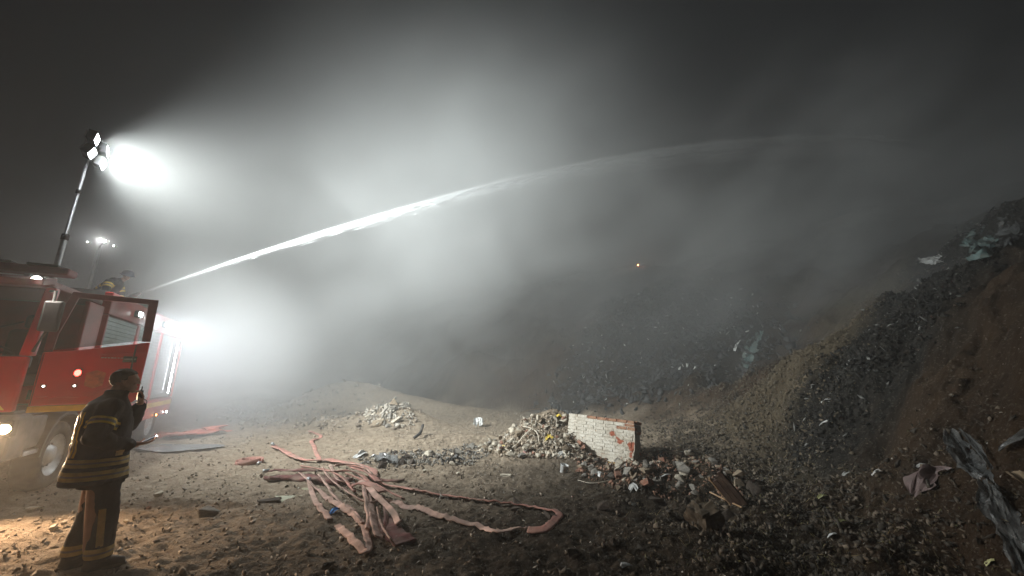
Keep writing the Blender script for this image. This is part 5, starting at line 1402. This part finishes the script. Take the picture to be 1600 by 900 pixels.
for args in [
    ('pale_gravel', 9000, left_side, .012, .075, 3.4, LUMPS, mat('pale_lit_gravel', (.27, .225, .175), .92, var=.5, scale=7, bump=.3), 'pale dusty gravel on the bright left part of the yard', .3),  # gravel toned paler to go with the lit side
    ('gravel', 11000, right_side, .012, .085, 3.4, LUMPS, mat('grey_brown_gravel', (.125, .10, .073), .92, var=.75, scale=7, bump=.3), 'loose grey brown gravel strewn over the yard', .3),  # gravel toned darker to go with the painted dim ground
    ('earth_crumbs', 13000, yard, .010, .06, 3.4, LUMPS, mat('brown_earth_crumbs', (.11, .085, .06), .96, var=.6, scale=6, bump=.5), 'brown crumbs of earth lying all over the yard', .2),
    ('white_grit', 2000, yard, .008, .045, 2.8, FLAKES, mat('pale_grit', (.48, .45, .40), .8, var=.3, scale=2), 'pale grit and chips dotting the yard', .4),
    ('dark_litter', 6000, right_side, .015, .11, 2.4, LUMPS + FLAKES, mat('dark_rotten_litter', (.05, .042, .032), .95, var=.6, scale=1.5), 'dark rotten litter covering the near right ground', .25),
    ('straw', 2600, right_side, .02, .06, 1.5, STICKS, mat('dry_straw', (.26, .20, .10), .9, var=.4, scale=2), 'dry straw and twigs mixed in the near right dirt', .5),
    ('leaf_litter', 2600, right_side, .015, .05, 1.5, FLAKES, mat('olive_dead_leaves', (.11, .10, .045), .85, var=.5, scale=2), 'olive dead leaves on the near right dirt', .5)]:
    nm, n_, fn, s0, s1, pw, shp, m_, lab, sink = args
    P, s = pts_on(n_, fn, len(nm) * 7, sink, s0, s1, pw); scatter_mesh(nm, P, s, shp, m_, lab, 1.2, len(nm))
P, s = pts_on(16000, in_band(BAND_A, .22), 3, .3, .012, .16, 3.4); scatter_mesh('burnt_waste', P, s, LUMPS + FLAKES, mat('burnt_black_waste', (.016, .014, .011), .95, var=.7, scale=1.2, bump=.4), 'burnt black household waste in the slope band', 1.3, 4)
P, s = pts_on(420, in_band(BAND_A, .22), 5, .6, .03, .15, 2.2); scatter_mesh('pale_waste_flakes', P, s, FLAKES, mat('pale_plastic_flakes', (.26, .26, .24), .6, var=.6, scale=2), 'pale plastic flakes speckling the dark waste band', 1.3, 6)
P, s = pts_on(8000, in_band(BAND_B, 1.1), 7, .3, .04, .42, 3.0); scatter_mesh('far_burnt_waste', P, s, LUMPS + FLAKES, mat('burnt_grey_waste', (.045, .045, .043), .8, var=.6, scale=1.1), 'burnt waste far up the slope in the smoke', 1.3, 8)
P, s = pts_on(420, in_band(BAND_B, 1.1), 9, .35, .04, .26, 3.0); scatter_mesh('far_pale_flakes', P, s, FLAKES, mat('pale_far_flakes', (.62, .62, .58), .6, var=.4, scale=2), 'pale flakes glinting in the far waste band', 1.3, 10)
P, s = pts_on(9000, in_band(SPILL, .45), 11, .2, .01, .10, 3.8); scatter_mesh('spilled_soil_lumps', P, s, LUMPS, mat('sandy_soil_lumps', (.13, .10, .062), .95, var=.35, scale=2), 'sandy soil lumps spilled down the slope', 1.0, 12)
SLP = survey([(1020, 655), (1100, 600), (1180, 560), (1240, 610), (1230, 730), (1170, 735), (1090, 700)])
P, s = pts_on(7000, in_band(SLP, .5), 13, .25, .015, .13, 3.2); scatter_mesh('slope_soil_lumps', P, s, LUMPS, mat('brown_soil_lumps', (.085, .066, .042), .95, var=.4, scale=2), 'brown soil lumps at the foot of the slope', 1.0, 14)
def heap_pts(poly, n, seed, smax, power=2.6): return pts_on(n, in_band([tuple(p) for p in poly]), seed, .4, .012, smax, power)
P, s = heap_pts(MND, 5000, 15, .09); scatter_mesh('rubble_crumbs', P, s, LUMPS + FLAKES, mat('mixed_rubble_crumbs', (.38, .31, .235), .92, var=.5, scale=7), 'crumbled brick and plaster covering the debris mound', 1.3, 16)
P, s = heap_pts(MND, 620, 31, .16, 1.8); scatter_mesh('pale_plaster_flakes', P, s, FLAKES + STICKS[:2], mat('pale_plaster', (.46, .42, .35), .85, var=.5, scale=6), 'pale plaster flakes and laths poking out of the debris mound', 1.4, 32)
P, s = heap_pts(RW, 2600, 17, .08); scatter_mesh('brick_crumbs', P, s, LUMPS, mat('brick_crumbs_mix', (.26, .15, .10), .92, var=.5, scale=6), 'brick crumbs between the stones of the rock heap', 1.3, 18)
P, s = heap_pts(TL, 1800, 19, .10); scatter_mesh('strip_litter', P, s, LUMPS + FLAKES, mat('strip_litter_mix', (.17, .16, .14), .85, var=.7, scale=6), 'small mixed litter of the low rubble strip', 1.3, 20)
BERM = survey([(330, 655), (395, 615), (470, 605), (560, 625), (655, 655), (560, 668), (420, 665)])
P, s = pts_on(5200, in_band(BERM, .5), 23, .3, .02, .26, 3.2); scatter_mesh('berm_rubble', P, s, LUMPS + FLAKES[:3], mat('dusty_berm_rubble', (.26, .215, .165), .92, var=.5, scale=4), 'dusty broken rubble over the low bank beyond the yard', 1.2, 24)
P, s = heap_pts(DH, 1400, 21, .22); scatter_mesh('far_rubble_crumbs', P, s, LUMPS, mat('pale_rubble_crumbs', (.36, .33, .28), .9, var=.4, scale=3), 'pale crumbs round the far boulders', 1.3, 22)


# ------------------------------------------------------------------ haze and smoke
def haze_box():
    bm = bmesh.new(); bmesh.ops.create_cube(bm, size=1.0)
    x0, x1, y0, y1, z0, z1 = -62, 62, -16, 92, -3.0, 27.0
    for v in bm.verts:
        v.co = Vector((x0 if v.co.x < 0 else x1, y0 if v.co.y < 0 else y1, z0 if v.co.z < 0 else z1))
    m = bpy.data.materials.new('pale_haze'); m.use_nodes = True; n = m.node_tree.nodes; n.clear()
    o = n.new('ShaderNodeOutputMaterial'); v = n.new('ShaderNodeVolumePrincipled')
    v.inputs['Color'].default_value = (.93, .95, .94, 1); v.inputs['Density'].default_value = .0105
    v.inputs['Anisotropy'].default_value = .25
    m.node_tree.links.new(v.outputs[0], o.inputs['Volume'])
    h = link('haze', bm_mesh(bm, 'haze', mat=m)); tag(h, 'thin grey night haze hanging over the whole yard', kind='stuff')
haze_box()

def smoke_volume():
    """smoke as a real volume grid: its density field is worked out once, in world metres"""
    B0, B1 = Vector((-30, 4.5, -1.0)), Vector((34, 44, 24.0))
    m = bpy.data.materials.new('drifting_smoke'); m.use_nodes = True; n = m.node_tree.nodes; n.clear()
    o = n.new('ShaderNodeOutputMaterial'); v = n.new('ShaderNodeVolumePrincipled')
    v.inputs['Color'].default_value = (.90, .92, .92, 1); v.inputs['Anisotropy'].default_value = .15
    v.inputs['Density'].default_value = 1.0; v.inputs['Density Attribute'].default_value = 'density'
    m.node_tree.links.new(v.outputs[0], o.inputs['Volume'])
    g = bpy.data.node_groups.new('smoke_field', 'GeometryNodeTree')
    g.interface.new_socket(name='Geometry', in_out='OUTPUT', socket_type='NodeSocketGeometry')
    n = g.nodes; l = g.links
    out = n.new('NodeGroupOutput'); vc = n.new('GeometryNodeVolumeCube'); sm = n.new('GeometryNodeSetMaterial')
    sm.inputs['Material'].default_value = m
    vc.inputs['Min'].default_value = B0; vc.inputs['Max'].default_value = B1
    vc.inputs['Resolution X'].default_value = 128; vc.inputs['Resolution Y'].default_value = 80; vc.inputs['Resolution Z'].default_value = 56
    l.new(vc.outputs[0], sm.inputs[0]); l.new(sm.outputs[0], out.inputs[0])
    P = n.new('GeometryNodeInputPosition').outputs[0]
    sep = n.new('ShaderNodeSeparateXYZ'); l.new(P, sep.inputs[0])
    X, Y, Z = sep.outputs
    def M(op, a, b):
        q = n.new('ShaderNodeMath'); q.operation = op
        for i, s in ((0, a), (1, b)):
            if isinstance(s, (int, float)): q.inputs[i].default_value = s
            else: l.new(s, q.inputs[i])
        return q.outputs[0]
    def VM(op, a, b):
        q = n.new('ShaderNodeVectorMath'); q.operation = op
        l.new(a, q.inputs[0]); q.inputs[1].default_value = b
        return q.outputs['Value'] if op == 'LENGTH' else q.outputs['Vector']
    def rng_(s, a, b, c=0.0, d=1.0):
        q = n.new('ShaderNodeMapRange'); q.interpolation_type = 'SMOOTHSTEP'
        q.inputs['From Min'].default_value = a; q.inputs['From Max'].default_value = b
        q.inputs['To Min'].default_value = c; q.inputs['To Max'].default_value = d
        l.new(s, q.inputs['Value']); return q.outputs[0]
    def blob(c, r):
        return rng_(VM('LENGTH', VM('DIVIDE', VM('SUBTRACT', P, c), r), (0, 0, 0)), 0, 1, 1, 0)
    def noise(axis, ang, scale, freq, det, dist):
        r = n.new('ShaderNodeVectorRotate'); r.inputs['Axis'].default_value = axis; r.inputs['Angle'].default_value = ang
        l.new(P, r.inputs['Vector'])
        t = n.new('ShaderNodeTexNoise'); t.inputs['Scale'].default_value = freq; t.inputs['Detail'].default_value = det
        t.inputs['Distortion'].default_value = dist
        l.new(VM('MULTIPLY', r.outputs[0], scale), t.inputs['Vector'])
        return t.outputs['Fac'] if 'Fac' in t.outputs else t.outputs[0]
    def S(*a):
        r = a[0]
        for b in a[1:]: r = M('ADD', r, b)
        return r
    def T(*a):
        r = a[0]
        for b in a[1:]: r = M('MULTIPLY', r, b)
        return r
    cloud = rng_(noise((0, 1, 0), .5, (1, 1, 1.3), .19, 4.0, 1.0), .42, .62)
    wisp = rng_(noise((0, 1, 0), .65, (.5, 1, 1.7), .42, 4.0, 1.1), .44, .66)
    depth = rng_(Y, 9.0, 20)
    def away(c, r0, r1, lo):      # smoke made thinner near a lamp to spread its glow
        return rng_(VM('LENGTH', VM('SUBTRACT', P, c), (0, 0, 0)), r0, r1, lo, 1.0)
    low = rng_(Z, 17, 7)
    pocket = S(1.0, T(blob((2.5, 15, 1.5), (10, 9, 7.5)), -.85))          # smoke density cut before the slope to keep the middle dark
    base = T(S(T(cloud, .09), T(wisp, .03), .022), depth, low)
    leftc = T(blob((-9.5, 14.0, 2.2), (7.0, 7.5, 6.0)), S(T(cloud, .10), .09))
    hillw = T(S(wisp, .12), blob((13, 13.5, 7.5), (12, 8, 8)), .24)
    topw = T(S(T(cloud, .55), T(wisp, .40), .50), blob((-3.0, 13.5, 9.6), (12.5, 8.5, 7.2)), .27)
    glow = T(blob((-7.9, 9.6, 1.9), (3.4, 3.6, 3.3)), S(T(cloud, .06), .19))
    tot = T(S(base, leftc, hillw, topw), pocket, away((-8.3, 6.6, 6.0), 2.5, 11.0, .06), away((-9.3, 9.8, 3.0), 1.0, 7.0, .45))
    tot = S(tot, glow)
    fade = T(rng_(X, -30, -24), rng_(X, 28, 34, 1, 0), rng_(Y, 39, 44, 1, 0), rng_(Z, 19, 24, 1, 0))
    l.new(M('MAXIMUM', T(tot, fade), 0.0), vc.inputs['Density'])
    me = bpy.data.meshes.new('smoke'); me.materials.append(m)
    s = link('smoke', me); md = s.modifiers.new('field', 'NODES'); md.node_group = g
    tag(s, 'grey smoke rolling off the waste slope and round the truck', kind='stuff')
smoke_volume()
